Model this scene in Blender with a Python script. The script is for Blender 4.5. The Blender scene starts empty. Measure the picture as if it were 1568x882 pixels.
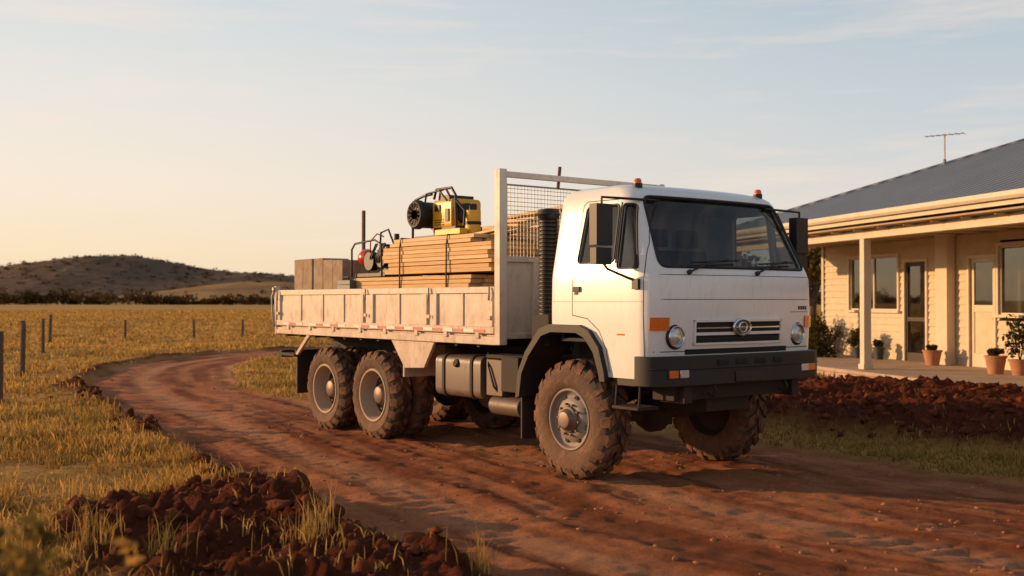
import bpy, bmesh, math, random
import numpy as np
from mathutils import Vector, Matrix
from mathutils.bvhtree import BVHTree
random.seed(7); rng=np.random.default_rng(7)
scene=bpy.context.scene
COL=scene.collection

# ---------------------------------------------------------------- materials
def nodes_of(m):
    m.use_nodes=True
    nt=m.node_tree
    return nt, nt.nodes['Principled BSDF']
def mat(name,col,rough=0.6,metal=0.0,var=0.0,vscale=6.0,col2=None,bump=0.0,bscale=40.0,spec=0.5,stretch=(1,1,1),coat=0.0,ramp=(0.35,0.7)):
    m=bpy.data.materials.new(name); nt,p=nodes_of(m)
    p.inputs['Base Color'].default_value=(*col,1); p.inputs['Roughness'].default_value=rough
    p.inputs['Metallic'].default_value=metal; p.inputs['Specular IOR Level'].default_value=spec
    if coat: p.inputs['Coat Weight'].default_value=coat; p.inputs['Coat Roughness'].default_value=0.08
    tc=nt.nodes.new('ShaderNodeTexCoord'); mp=nt.nodes.new('ShaderNodeMapping'); mp.inputs['Scale'].default_value=stretch
    nt.links.new(tc.outputs['Object'],mp.inputs['Vector'])
    if col2 is not None or var>0:
        if col2 is None: col2=tuple(c*(1-var) for c in col)
        n=nt.nodes.new('ShaderNodeTexNoise'); n.inputs['Scale'].default_value=vscale; n.inputs['Detail'].default_value=6
        n.inputs['Roughness'].default_value=0.65
        r=nt.nodes.new('ShaderNodeValToRGB'); r.color_ramp.elements[0].position=ramp[0]; r.color_ramp.elements[1].position=ramp[1]
        r.color_ramp.elements[0].color=(*col,1); r.color_ramp.elements[1].color=(*col2,1)
        nt.links.new(mp.outputs[0],n.inputs['Vector']); nt.links.new(n.outputs['Fac'],r.inputs['Fac'])
        nt.links.new(r.outputs['Color'],p.inputs['Base Color'])
    if bump>0:
        n=nt.nodes.new('ShaderNodeTexNoise'); n.inputs['Scale'].default_value=bscale; n.inputs['Detail'].default_value=4
        b=nt.nodes.new('ShaderNodeBump'); b.inputs['Strength'].default_value=bump; b.inputs['Distance'].default_value=0.02
        nt.links.new(mp.outputs[0],n.inputs['Vector']); nt.links.new(n.outputs['Fac'],b.inputs['Height']); nt.links.new(b.outputs[0],p.inputs['Normal'])
    return m

def paint_mat(name,base,dust,zlo,zhi,amount,rough=0.32,coat=0.3,streak=22):
    """paint with road dust that gets heavier toward the ground and in patches"""
    m=bpy.data.materials.new(name); nt,p=nodes_of(m); N=nt.nodes; L=nt.links
    tc=N.new('ShaderNodeTexCoord'); sep=N.new('ShaderNodeSeparateXYZ'); L.new(tc.outputs['Object'],sep.inputs[0])
    mr=N.new('ShaderNodeMapRange'); mr.inputs['From Min'].default_value=zhi; mr.inputs['From Max'].default_value=zlo
    L.new(sep.outputs['Z'],mr.inputs['Value'])
    n=N.new('ShaderNodeTexNoise'); n.inputs['Scale'].default_value=5; n.inputs['Detail'].default_value=8; n.inputs['Roughness'].default_value=0.7
    L.new(tc.outputs['Object'],n.inputs['Vector'])
    n2=N.new('ShaderNodeTexNoise'); n2.inputs['Scale'].default_value=streak; n2.inputs['Detail'].default_value=6; n2.inputs['Roughness'].default_value=0.75
    mp=N.new('ShaderNodeMapping'); mp.inputs['Scale'].default_value=(1,1,0.3); L.new(tc.outputs['Object'],mp.inputs[0]); L.new(mp.outputs[0],n2.inputs['Vector'])
    mu=N.new('ShaderNodeMath'); mu.operation='MULTIPLY'; L.new(mr.outputs[0],mu.inputs[0]); L.new(n.outputs['Fac'],mu.inputs[1])
    r2=N.new('ShaderNodeValToRGB'); r2.color_ramp.elements[0].position=0.52; r2.color_ramp.elements[1].position=0.75
    L.new(n2.outputs['Fac'],r2.inputs['Fac'])
    mm=N.new('ShaderNodeMath'); mm.operation='MULTIPLY'; mm.inputs[1].default_value=0.55*amount; L.new(r2.outputs['Color'],mm.inputs[0])
    ad=N.new('ShaderNodeMath'); ad.operation='MULTIPLY_ADD'; ad.inputs[1].default_value=amount*1.2; ad.use_clamp=True
    L.new(mu.outputs[0],ad.inputs[0]); L.new(mm.outputs[0],ad.inputs[2])
    mx=N.new('ShaderNodeMix'); mx.data_type='RGBA'; mx.inputs['A'].default_value=(*base,1); mx.inputs['B'].default_value=(*dust,1)
    L.new(ad.outputs[0],mx.inputs['Factor']); L.new(mx.outputs['Result'],p.inputs['Base Color'])
    rr=N.new('ShaderNodeMapRange'); rr.inputs['To Min'].default_value=rough; rr.inputs['To Max'].default_value=0.85
    L.new(ad.outputs[0],rr.inputs['Value']); L.new(rr.outputs[0],p.inputs['Roughness'])
    p.inputs['Coat Weight'].default_value=coat; p.inputs['Coat Roughness'].default_value=0.12
    return m
DUST=(0.36,0.17,0.085)
M={}
M['white']=paint_mat('cab_white_paint',(0.80,0.79,0.775),DUST,0.85,1.9,0.42,rough=.28,coat=.5)
M['tray']=paint_mat('tray_weathered_paint',(0.75,0.68,0.58),(0.34,0.165,0.08),1.1,2.4,0.80,rough=0.55,coat=0.0,streak=14)
M['black']=paint_mat('black_plastic',(0.010,0.010,0.010),(0.07,0.036,0.022),0.5,1.5,0.35,rough=0.6,coat=0.0)
M['chassis']=paint_mat('chassis_dark',(0.010,0.009,0.008),(0.065,0.028,0.016),0.3,1.5,0.8,rough=0.75,coat=0.0)
M['rubber']=paint_mat('dusty_tyre_rubber',(0.045,0.028,0.019),(0.36,0.17,0.08),-1.6,0.9,0.98,rough=0.85,coat=0.0)
M['tread']=mat('tyre_tread_rubber',(0.026,0.018,0.014),0.85,col2=(0.26,0.115,0.052),vscale=9,bump=0.3,bscale=60)
M['rim']=paint_mat('dusty_steel_rim',(0.22,0.20,0.175),(0.27,0.14,0.075),-0.8,0.8,0.7,rough=0.55,coat=0.0)
M['rim2']=paint_mat('dusty_rear_rim',(0.44,0.34,0.24),(0.36,0.20,0.11),-0.8,0.8,0.9,rough=0.65,coat=0.0)
M['steel']=mat('hub_steel',(0.16,0.14,0.125),0.5,metal=0.4,col2=(0.20,0.10,0.055),vscale=14)
M['dark']=mat('painted_recess_shade',(0.008,0.008,0.008),0.8)  # near-black colour on solid pieces stands in for shade inside holes and slots
M['seal']=mat('rubber_seal',(0.012,0.012,0.012),0.6)
M['interior']=mat('cab_interior_grey',(0.04,0.04,0.042),0.8,var=0.3)
M['seat']=mat('seat_fabric',(0.09,0.08,0.08),0.95,var=0.4,vscale=30)
M['orange']=mat('amber_lens',(0.75,0.15,0.015),0.2,coat=0.5,var=0.15,vscale=40)
M['red']=mat('red_lens',(0.55,0.03,0.015),0.25,coat=0.4,var=0.15)
M['lamp']=mat('headlamp_reflector',(0.62,0.62,0.60),0.22,metal=0.5,var=0.3,vscale=50)
M['chrome']=mat('chrome_trim',(0.65,0.65,0.65),0.2,metal=1.0,var=0.15)
M['tapew']=mat('reflective_tape_white',(0.75,0.72,0.68),0.4,var=0.25,vscale=12)
M['taper']=mat('reflective_tape_red',(0.5,0.07,0.05),0.4,var=0.25,vscale=12)
M['pink']=mat('coach_stripe',(0.62,0.33,0.25),0.4,var=0.1)
M['tank']=paint_mat('fuel_tank_dusty',(0.065,0.058,0.052),(0.24,0.12,0.065),0.2,1.5,0.8,rough=0.4,coat=0.0)
M['yellow']=paint_mat('machine_yellow',(0.80,0.42,0.012),(0.25,0.13,0.05),1.5,3.2,0.25,rough=0.4)
M['blackm']=mat('machine_black',(0.010,0.010,0.010),0.5,var=0.3,vscale=20)
M['greyblue']=mat('blue_grey_case',(0.08,0.11,0.125),0.5,var=0.3,vscale=14)
M['block']=mat('concrete_block',(0.40,0.29,0.20),0.9,col2=(0.25,0.175,0.115),vscale=9,bump=0.5,bscale=60)
M['wood']=mat('sawn_pine',(0.68,0.43,0.19),0.7,col2=(0.48,0.27,0.105),vscale=3,stretch=(1,22,22),bump=0.15,bscale=6)
M['woodb']=mat('sawn_pine_pale',(0.76,0.54,0.29),0.7,col2=(0.58,0.36,0.165),vscale=3,stretch=(1,22,22),bump=0.15,bscale=6)
M['wooddark']=mat('weathered_timber',(0.16,0.10,0.06),0.9,col2=(0.08,0.05,0.03),vscale=6,stretch=(6,6,1),bump=0.4,bscale=20)
M['wire']=mat('galvanised_wire',(0.30,0.28,0.25),0.5,metal=0.6,var=0.2)

def glass_mat(name,tint,trans,mult,rough=0.02):
    m=bpy.data.materials.new(name); m.use_nodes=True; nt=m.node_tree; N=nt.nodes; L=nt.links; N.clear()
    o=N.new('ShaderNodeOutputMaterial'); t=N.new('ShaderNodeBsdfTransparent'); t.inputs[0].default_value=(*tint,1)
    g=N.new('ShaderNodeBsdfGlossy'); g.inputs['Roughness'].default_value=rough; g.inputs[0].default_value=(1,1,1,1)
    lw=N.new('ShaderNodeFresnel'); lw.inputs[0].default_value=1.45
    mr=N.new('ShaderNodeMath'); mr.operation='MULTIPLY_ADD'; mr.inputs[1].default_value=mult; mr.inputs[2].default_value=trans; mr.use_clamp=True
    L.new(lw.outputs[0],mr.inputs[0])
    d=N.new('ShaderNodeBsdfDiffuse'); d.inputs[0].default_value=(0.45,0.34,0.25,1)
    n=N.new('ShaderNodeTexNoise'); n.inputs['Scale'].default_value=4; n.inputs['Detail'].default_value=6
    tc=N.new('ShaderNodeTexCoord'); L.new(tc.outputs['Object'],n.inputs['Vector'])
    mn=N.new('ShaderNodeMapRange'); mn.inputs['From Min'].default_value=0.4; mn.inputs['From Max'].default_value=0.8; mn.inputs['To Min'].default_value=0.008; mn.inputs['To Max'].default_value=0.07
    L.new(n.outputs['Fac'],mn.inputs['Value'])
    a=N.new('ShaderNodeMixShader'); L.new(mr.outputs[0],a.inputs[0]); L.new(t.outputs[0],a.inputs[1]); L.new(g.outputs[0],a.inputs[2])
    b=N.new('ShaderNodeMixShader'); L.new(mn.outputs[0],b.inputs[0]); L.new(a.outputs[0],b.inputs[1]); L.new(d.outputs[0],b.inputs[2])
    L.new(b.outputs[0],o.inputs[0]); return m
M['glass']=glass_mat('tinted_windscreen',(0.45,0.48,0.47),0.0,1.1)
M['houseglass']=glass_mat('house_window_glass',(0.35,0.36,0.36),0.08,1.2)

# ---------------------------------------------------------------- builders
class B:
    def __init__(s): s.v=[]; s.f=[]; s.m=[]; s.mats=[]
    def mi(s,m):
        if m not in s.mats: s.mats.append(m)
        return s.mats.index(m)
    def add(s,vs,fs,m):
        o=len(s.v); s.v+= [tuple(v) for v in vs]; k=s.mi(m)
        for f in fs: s.f.append([i+o for i in f]); s.m.append(k)
    def box(s,x0,x1,y0,y1,z0,z1,m,T=None):
        vs=[Vector((x,y,z)) for z in(z0,z1) for y in(y0,y1) for x in(x0,x1)]
        if T is not None: vs=[T@v for v in vs]
        s.add(vs,[(0,2,3,1),(4,5,7,6),(0,1,5,4),(2,6,7,3),(0,4,6,2),(1,3,7,5)],m)
    def cyl(s,p0,p1,r,m,n=14,r1=None,cap=True):
        p0=Vector(p0);p1=Vector(p1); r1=r if r1 is None else r1
        d=(p1-p0).normalized(); a=d.orthogonal().normalized(); b=d.cross(a)
        vs=[]
        for p,rr in((p0,r),(p1,r1)):
            for i in range(n):
                t=2*math.pi*i/n; vs.append(p+a*math.cos(t)*rr+b*math.sin(t)*rr)
        fs=[(i,(i+1)%n,n+(i+1)%n,n+i) for i in range(n)]
        if cap: fs+= [tuple(range(n-1,-1,-1)),tuple(range(n,2*n))]
        s.add(vs,fs,m)
    def tube(s,pts,r,m,n=6,closed=False):
        pts=[Vector(p) for p in pts]; k=len(pts); vs=[]; prev=None
        for i,p in enumerate(pts):
            if closed: d=pts[(i+1)%k]-pts[i-1]
            else: d=pts[min(i+1,k-1)]-pts[max(i-1,0)]
            d.normalize()
            a=d.orthogonal().normalized() if prev is None else (prev-d*prev.dot(d)).normalized()
            prev=a; b=d.cross(a)
            for j in range(n):
                t=2*math.pi*j/n; vs.append(p+a*math.cos(t)*r+b*math.sin(t)*r)
        fs=[]
        for i in range(k if closed else k-1):
            i2=(i+1)%k
            for j in range(n): fs.append((i*n+j,i*n+(j+1)%n,i2*n+(j+1)%n,i2*n+j))
        if not closed: fs+=[tuple(range(n-1,-1,-1)),tuple((k-1)*n+j for j in range(n))]
        s.add(vs,fs,m)
    def lathe(s,prof,c,m,n=48,axis='y',arc=None):
        vs=[]; fs=[]
        for (a,r) in prof:
            for i in range(n):
                t=2*math.pi*i/n
                if axis=='y': vs.append((c[0]+r*math.cos(t),c[1]+a,c[2]+r*math.sin(t)))
                elif axis=='z': vs.append((c[0]+r*math.cos(t),c[1]+r*math.sin(t),c[2]+a))
                else: vs.append((c[0]+a,c[1]+r*math.cos(t),c[2]+r*math.sin(t)))
        for k in range(len(prof)-1):
            for i in range(n): fs.append((k*n+i,k*n+(i+1)%n,(k+1)*n+(i+1)%n,(k+1)*n+i))
        s.add(vs,fs,m)
    def prism(s,poly,lo,hi,m,plane='xz'):
        n=len(poly)
        def P(a,b,c):
            return (a,c,b) if plane=='xz' else ((a,b,c) if plane=='xy' else (c,a,b))
        vs=[P(a,b,lo) for a,b in poly]+[P(a,b,hi) for a,b in poly]
        fs=[tuple(range(n)),tuple(range(2*n-1,n-1,-1))]+[(i,n+i,n+(i+1)%n,(i+1)%n) for i in range(n)]
        s.add(vs,fs,m)
    def scaled(s,c,k):
        c=Vector(c); s.v=[tuple(c+(Vector(v)-c)*k) for v in s.v]
    def obj(s,name,parent=None,bevel=0.0,smooth=35,T=None,fixn=True):
        me=bpy.data.meshes.new(name); me.from_pydata(s.v,[],s.f)
        for m in s.mats: me.materials.append(m)
        me.polygons.foreach_set('material_index',s.m)
        if fixn:
            bm=bmesh.new(); bm.from_mesh(me)
            bmesh.ops.recalc_face_normals(bm,faces=bm.faces)
            if smooth:
                for f in bm.faces: f.smooth=True
                ang=math.radians(smooth)
                for e in bm.edges:
                    if len(e.link_faces)==2 and e.calc_face_angle(0)>ang: e.smooth=False
            bm.to_mesh(me); bm.free()
        me.update()
        o=bpy.data.objects.new(name,me); COL.objects.link(o)
        if bevel>0:
            md=o.modifiers.new('bevel','BEVEL'); md.width=bevel; md.segments=2; md.limit_method='ANGLE'; md.angle_limit=math.radians(40)
        if parent: o.parent=parent
        if T is not None: o.matrix_world=T
        return o
def empty(name,T):
    e=bpy.data.objects.new(name,None); e.empty_display_size=0.3; COL.objects.link(e); e.matrix_world=T; return e
def roundpoly(pts,r,n=5):
    out=[]; k=len(pts)
    for i in range(k):
        p=Vector(pts[i]); a=Vector(pts[i-1]); b=Vector(pts[(i+1)%k])
        p0=p+(a-p).normalized()*r; p1=p+(b-p).normalized()*r
        for j in range(n+1):
            t=j/n; out.append(tuple((1-t)**2*p0+2*t*(1-t)*p+t*t*p1))
    return out
def densify(pts,step=0.08,closed=True):
    out=[]; k=len(pts)
    for i in range(k if closed else k-1):
        a=Vector(pts[i]); b=Vector(pts[(i+1)%k]); n=max(1,int((b-a).length/step))
        for j in range(n): out.append(tuple(a+(b-a)*j/n))
    if not closed: out.append(tuple(pts[-1]))
    return out

# ---------------------------------------------------------------- noise
def _h(ix,iy,seed):
    n=(ix.astype(np.int64)*374761393+iy.astype(np.int64)*668265263+seed*1442695041)&0xffffffff
    n=((n^(n>>13))*1274126177)&0xffffffff
    n=(n^(n>>16))
    return (n&0xffffff)/float(0xffffff)
def vnoise(x,y,seed=0):
    ix=np.floor(x);iy=np.floor(y);fx=x-ix;fy=y-iy
    fx=fx*fx*fx*(fx*(fx*6-15)+10);fy=fy*fy*fy*(fy*(fy*6-15)+10)
    a=_h(ix,iy,seed);b=_h(ix+1,iy,seed);c=_h(ix,iy+1,seed);d=_h(ix+1,iy+1,seed)
    return (a*(1-fx)+b*fx)*(1-fy)+(c*(1-fx)+d*fx)*fy
def fbm(x,y,f,o=4,seed=0,gain=0.5):
    s=0;a=1;t=0
    for i in range(o):
        ca,sa=math.cos(i*1.1+.4),math.sin(i*1.1+.4)
        s=s+a*vnoise((x*ca-y*sa)*f+17.3*i,(x*sa+y*ca)*f+5.1*i,seed+i*13); t+=a; a*=gain; f*=2.03
    return s/t
def sstep(a,b,x):
    t=np.clip((x-a)/(b-a),0,1); return t*t*(3-2*t)

# ---------------------------------------------------------------- terrain
LEFT=[(6,1),(3,3.3),(.8,5.3),(-.8,7.2),(-2.0,9.4),(-3.4,11.7),(-6.0,16.5),(-8.2,20.8),(-9.4,24.5),(-10.1,28.7),(-9.5,32.6),(-7.9,36),(-4,40),(2,44),(10,50),(25,60)]
RIGHT=[(12,1),(10,4),(7,7.5),(4.68,9.9),(2.93,12.4),(0.6,15.2),(-2.2,17.2),(-4.5,19.4),(-6.2,23.8),(-7.2,28.1),(-6.9,31.6),(-4.5,35.0),(-1.5,38),(4,42),(12,47.5),(26,57)]
def smoothpl(P,n=4):
    P=[Vector(p) for p in P]; out=[]
    for i in range(len(P)-1):
        p0=P[max(i-1,0)];p1=P[i];p2=P[i+1];p3=P[min(i+2,len(P)-1)]
        for j in range(n):
            t=j/n; out.append(tuple(0.5*((2*p1)+(p2-p0)*t+(2*p0-5*p1+4*p2-p3)*t*t+(3*p1-p0-3*p2+p3)*t**3)))
    out.append(tuple(P[-1])); return np.array(out)
LP=smoothpl(LEFT); RP=smoothpl(RIGHT); ROADPOLY=np.vstack([LP,RP[::-1]])
def pldist(x,y,P):
    best=np.full(x.shape,1e9); al=np.zeros(x.shape); acc=0
    for i in range(len(P)-1):
        a=P[i];d=P[i+1]-P[i];l=np.hypot(*d)
        t=np.clip(((x-a[0])*d[0]+(y-a[1])*d[1])/(l*l),0,1)
        q=np.hypot(x-a[0]-t*d[0],y-a[1]-t*d[1]); m=q<best
        best=np.where(m,q,best); al=np.where(m,acc+t*l,al); acc+=l
    return best,al
def inside(x,y,P):
    c=np.zeros(x.shape,bool); n=len(P)
    for i in range(n):
        a=P[i-1];b=P[i]
        if a[1]==b[1]: continue
        k=((a[1]>y)!=(b[1]>y))&(x<(b[0]-a[0])*(y-a[1])/(b[1]-a[1])+a[0]); c^=k
    return c
SOIL2=np.array([(2.9,13.6),(5.5,11.7),(9,10.2),(15,8.6),(16,13),(11,16.0),(8.8,18.0),(7.0,19.8),(5.0,20.2),(3.0,18)])
def terrain(x,y,detail=True):
    near=(np.abs(x)<40)&(y<75)&(y>-5)
    z=np.zeros(x.shape); sd=np.full(x.shape,-30.0); dl=np.full(x.shape,30.0); al=np.zeros(x.shape); s2=np.zeros(x.shape); lf=np.zeros(x.shape)
    xn=x[near];yn=y[near]
    a,b=pldist(xn,yn,LP); c,_=pldist(xn,yn,RP); ins=inside(xn,yn,ROADPOLY)
    sd[near]=np.where(ins,np.minimum(a,c),-np.minimum(a,c)); dl[near]=a; al[near]=b
    lf[near]=np.where(~ins&(a<c),1.0,0.0)
    pd,_=pldist(xn,yn,np.vstack([SOIL2,SOIL2[:1]])); s2[near]=np.where(inside(xn,yn,SOIL2),pd,-pd)
    s2=np.where(near,s2,-30)
    wob=(fbm(x,y,0.9,4,3)-0.5)*1.1
    road=sstep(-0.22,0.22,sd+wob*0.55)
    nearf=1-sstep(7.6,10.4,y)
    reach=0.34+1.55*nearf
    soilL=lf*sstep(0.35,-0.25,(-sd)-reach+wob*1.3)*(1-road)
    soilL*= sstep(60,35,y)
    soilR=sstep(-0.35,0.5,s2+wob*1.2)*(1-road)
    soil=np.clip(soilL+soilR,0,1)
    z+= (fbm(x,y,0.05,3,9)-0.5)*0.25*sstep(14,40,np.hypot(x,y-8)) 
    z+= (1-road)*0.05+ (1-road)*(fbm(x,y,1.3,3,5)-0.5)*0.10
    wv=(fbm(al,al*0,0.25,3,71)-.5)*.35
    dw=dl+wv
    rut=np.exp(-((dw-1.10)/0.30)**2)+np.exp(-((dw-3.05)/0.32)**2)+.45*np.exp(-((dw-1.85)/0.2)**2)+.45*np.exp(-((dw-3.85)/0.2)**2)
    lip=np.exp(-((dw-0.66)/0.14)**2)+np.exp(-((dw-1.55)/0.13)**2)+np.exp(-((dw-2.55)/0.15)**2)+np.exp(-((dw-3.52)/0.13)**2)
    streak=fbm(dw*2.6,al*0.30,1.0,4,21)*.6+fbm(dw*8,al*0.8,1.0,3,23)*.4
    inr=road*sstep(0,0.5,sd)
    brk=sstep(.35,.65,fbm(x,y,.55,3,37))
    z+= inr*(-rut*0.030+lip*0.022*(0.3+1.4*fbm(x,y,2.5,3,33)))*(0.35+0.65*brk)
    z+= road*(streak-0.5)*0.045
    z+= road*(fbm(x,y,6,4,31)-0.5)*0.045
    z-= inr*rut*0.008*np.sign(np.sin(al*26+np.abs(dw-1.1)*9))*brk
    cl=fbm(x,y,1.9,6,41,0.66); cl2=fbm(x,y,6,5,51,0.65)
    z+= soil*(0.02+0.34*np.clip(cl-0.40,0,1)+0.20*np.abs(cl2-0.5)*2)*(0.5+0.5*np.maximum(nearf,soilR))
    z+= soilR*0.12
    for mx_,my_,mh_,mr_ in((-1.85,8.7,.09,.5),(-2.6,8.0,.05,.6),(-1.3,7.7,.05,.45)):
        z+= (1-road)*mh_*np.exp(-((x-mx_)**2+(y-my_)**2)/mr_**2)*(0.3+1.3*cl)
    edge=np.exp(-((sd+0.12)/0.22)**2)*lf; z+=edge*0.09*cl*sstep(40,25,y)
    return z,road,soil,rut,streak,soilR
def gz(x,y):
    z=terrain(np.array([float(x)]),np.array([float(y)]))[0][0]; return float(z)
def spaced(lo,hi,step): return list(np.arange(lo,hi,step))
xs=spaced(-4,6,0.038)+spaced(6,13,0.08)
d=0.10;x=13.0
while x<4000: xs.append(x); d*=1.09; x+=d
neg=[];d=0.05;x=-4.0-d
while x>-14: neg.append(x); d=min(d*1.02,0.11); x-=d
while x>-4000: neg.append(x); d*=1.09; x-=d
xs=np.array(sorted(neg)+xs)
ys=spaced(4.5,13,0.038)+spaced(13,22,0.07)
d=0.09;y=22.0
while y<55: ys.append(y); d=min(d*1.03,0.3); y+=d
while y<6000: ys.append(y); d*=1.09; y+=d
neg=[];d=0.1;y=4.4
while y>-300: neg.append(y); d*=1.12; y-=d
ys=np.array(sorted(neg)+ys)
X,Y=np.meshgrid(xs,ys); nx=len(xs);ny=len(ys)
Xf=X.ravel();Yf=Y.ravel()
Z,road,soil,rut,streak,soilR=terrain(Xf,Yf)
def gridmesh(name,keep=None,lift=0.0,matl=None):
    idx=np.arange(nx*ny).reshape(ny,nx)
    q=np.stack([idx[:-1,:-1],idx[:-1,1:],idx[1:,1:],idx[1:,:-1]],-1).reshape(-1,4)
    if keep is not None: q=q[keep[q].all(1)]
    used,inv=np.unique(q,return_inverse=True); q=inv.reshape(-1,4)
    co=np.stack([Xf[used],Yf[used],Z[used]+lift],1)
    me=bpy.data.meshes.new(name); me.vertices.add(len(co)); me.vertices.foreach_set('co',co.ravel().astype(np.float32))
    me.loops.add(q.size); me.loops.foreach_set('vertex_index',q.ravel().astype(np.int32))
    me.polygons.add(len(q)); me.polygons.foreach_set('loop_start',(np.arange(len(q))*4).astype(np.int32))
    me.polygons.foreach_set('loop_total',np.full(len(q),4,np.int32)); me.polygons.foreach_set('use_smooth',np.ones(len(q),bool))
    a=me.attributes.new('masks','FLOAT_COLOR','POINT')
    colr=np.stack([road[used],soil[used],np.clip(rut[used],0,1),streak[used]],1); a.data.foreach_set('color',colr.ravel().astype(np.float32))
    me.update(calc_edges=True)
    me.materials.append(matl); o=bpy.data.objects.new(name,me); COL.objects.link(o); return o
gm=bpy.data.materials.new('farm_ground'); nt,p=nodes_of(gm); N=nt.nodes; L=nt.links
p.inputs['Roughness'].default_value=0.95; p.inputs['Specular IOR Level'].default_value=0.1
at=N.new('ShaderNodeAttribute'); at.attribute_name='masks'; sp=N.new('ShaderNodeSeparateColor'); L.new(at.outputs['Color'],sp.inputs[0])
tc=N.new('ShaderNodeTexCoord')
def noise(scale,detail=6,rough=0.6,st=(1,1,1),vec=None):
    n=N.new('ShaderNodeTexNoise'); n.inputs['Scale'].default_value=scale; n.inputs['Detail'].default_value=detail; n.inputs['Roughness'].default_value=rough
    mp=N.new('ShaderNodeMapping'); mp.inputs['Scale'].default_value=st; L.new(tc.outputs['Object'],mp.inputs[0]); L.new(mp.outputs[0],n.inputs['Vector']); return n.outputs['Fac']
def ramp(f,stops):
    r=N.new('ShaderNodeValToRGB'); e=r.color_ramp.elements
    e[0].position=stops[0][0]; e[0].color=(*stops[0][1],1); e[1].position=stops[-1][0]; e[1].color=(*stops[-1][1],1)
    for pz,c in stops[1:-1]:
        k=e.new(pz); k.color=(*c,1)
    L.new(f,r.inputs['Fac']); return r.outputs['Color']
def mix(f,a,b,mode='MIX'):
    m=N.new('ShaderNodeMix'); m.data_type='RGBA'; m.blend_type=mode
    if isinstance(f,float): m.inputs['Factor'].default_value=f
    else: L.new(f,m.inputs['Factor'])
    for k,v in(('A',a),('B',b)):
        if isinstance(v,tuple): m.inputs[k].default_value=(*v,1)
        else: L.new(v,m.inputs[k])
    return m.outputs['Result']
straw=ramp(noise(0.7,8,0.7),[(0.3,(0.24,0.125,0.034)),(0.5,(0.49,0.275,0.075)),(0.7,(0.64,0.38,0.11))])
straw=mix(ramp(noise(0.045,5,0.6,(1,2.6,1)),[(0.42,(0,0,0)),(0.62,(0.6,0.6,0.6))]),straw,(0.33,0.17,0.045))
straw=mix(ramp(noise(0.012,6,0.65,(1,5,1)),[(0.42,(0,0,0)),(0.6,(0.6,0.6,0.6))]),straw,(0.70,0.41,0.11))
straw=mix(ramp(noise(9,4,0.7),[(0.35,(0.55,0.55,0.55)),(0.6,(0,0,0))]),straw,(0.15,0.07,0.02))
roadc=ramp(noise(1.1,8,0.7),[(0.3,(0.30,0.10,0.040)),(0.55,(0.45,0.175,0.078)),(0.75,(0.56,0.26,0.13))])
roadc=mix(ramp(at.outputs['Alpha'],[(0.38,(0.85,0.85,0.85)),(0.53,(0,0,0))]),roadc,(0.19,0.055,0.022))
roadc=mix(ramp(sp.outputs[2],[(0.3,(0,0,0)),(1.0,(0.6,0.6,0.6))]),roadc,(0.60,0.30,0.16))
roadc=mix(ramp(noise(26,5,0.7),[(0.52,(0,0,0)),(0.70,(0.7,0.7,0.7))]),roadc,(0.16,0.048,0.02))
soilc=ramp(noise(3.5,8,0.7),[(0.3,(0.060,0.014,0.006)),(0.55,(0.125,0.030,0.012)),(0.75,(0.22,0.064,0.025))])
c=mix(sp.outputs[1],straw,soilc); c=mix(sp.outputs[0],c,roadc)
L.new(c,p.inputs['Base Color'])
bp=N.new('ShaderNodeBump'); bp.inputs['Strength'].default_value=1.0; bp.inputs['Distance'].default_value=0.045
L.new(noise(16,10,0.8),bp.inputs['Height']); L.new(bp.outputs[0],p.inputs['Normal'])
ground=gridmesh('ground',None,0,gm)
keep=(road>0.25)&(Yf<62)&(np.abs(Xf)<30)
dirt=gridmesh('dirt_road',keep,0.006,gm)

# ---------------------------------------------------------------- soft mesh from arrays
def arrmesh(name,co,tris,matl,color=None,smooth=False,parent=None):
    me=bpy.data.meshes.new(name); co=np.asarray(co,np.float32); k=tris.shape[1]
    me.vertices.add(len(co)); me.vertices.foreach_set('co',co.ravel())
    me.loops.add(tris.size); me.loops.foreach_set('vertex_index',tris.ravel().astype(np.int32))
    me.polygons.add(len(tris)); me.polygons.foreach_set('loop_start',(np.arange(len(tris))*k).astype(np.int32)); me.polygons.foreach_set('loop_total',np.full(len(tris),k,np.int32))
    if smooth: me.polygons.foreach_set('use_smooth',np.ones(len(tris),bool))
    if color is not None:
        a=me.attributes.new('tint','FLOAT_COLOR','POINT'); cc=np.concatenate([color,np.ones((len(color),1))],1); a.data.foreach_set('color',cc.ravel().astype(np.float32))
    me.update(calc_edges=True); me.materials.append(matl); o=bpy.data.objects.new(name,me); COL.objects.link(o)
    if parent: o.parent=parent
    return o
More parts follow.
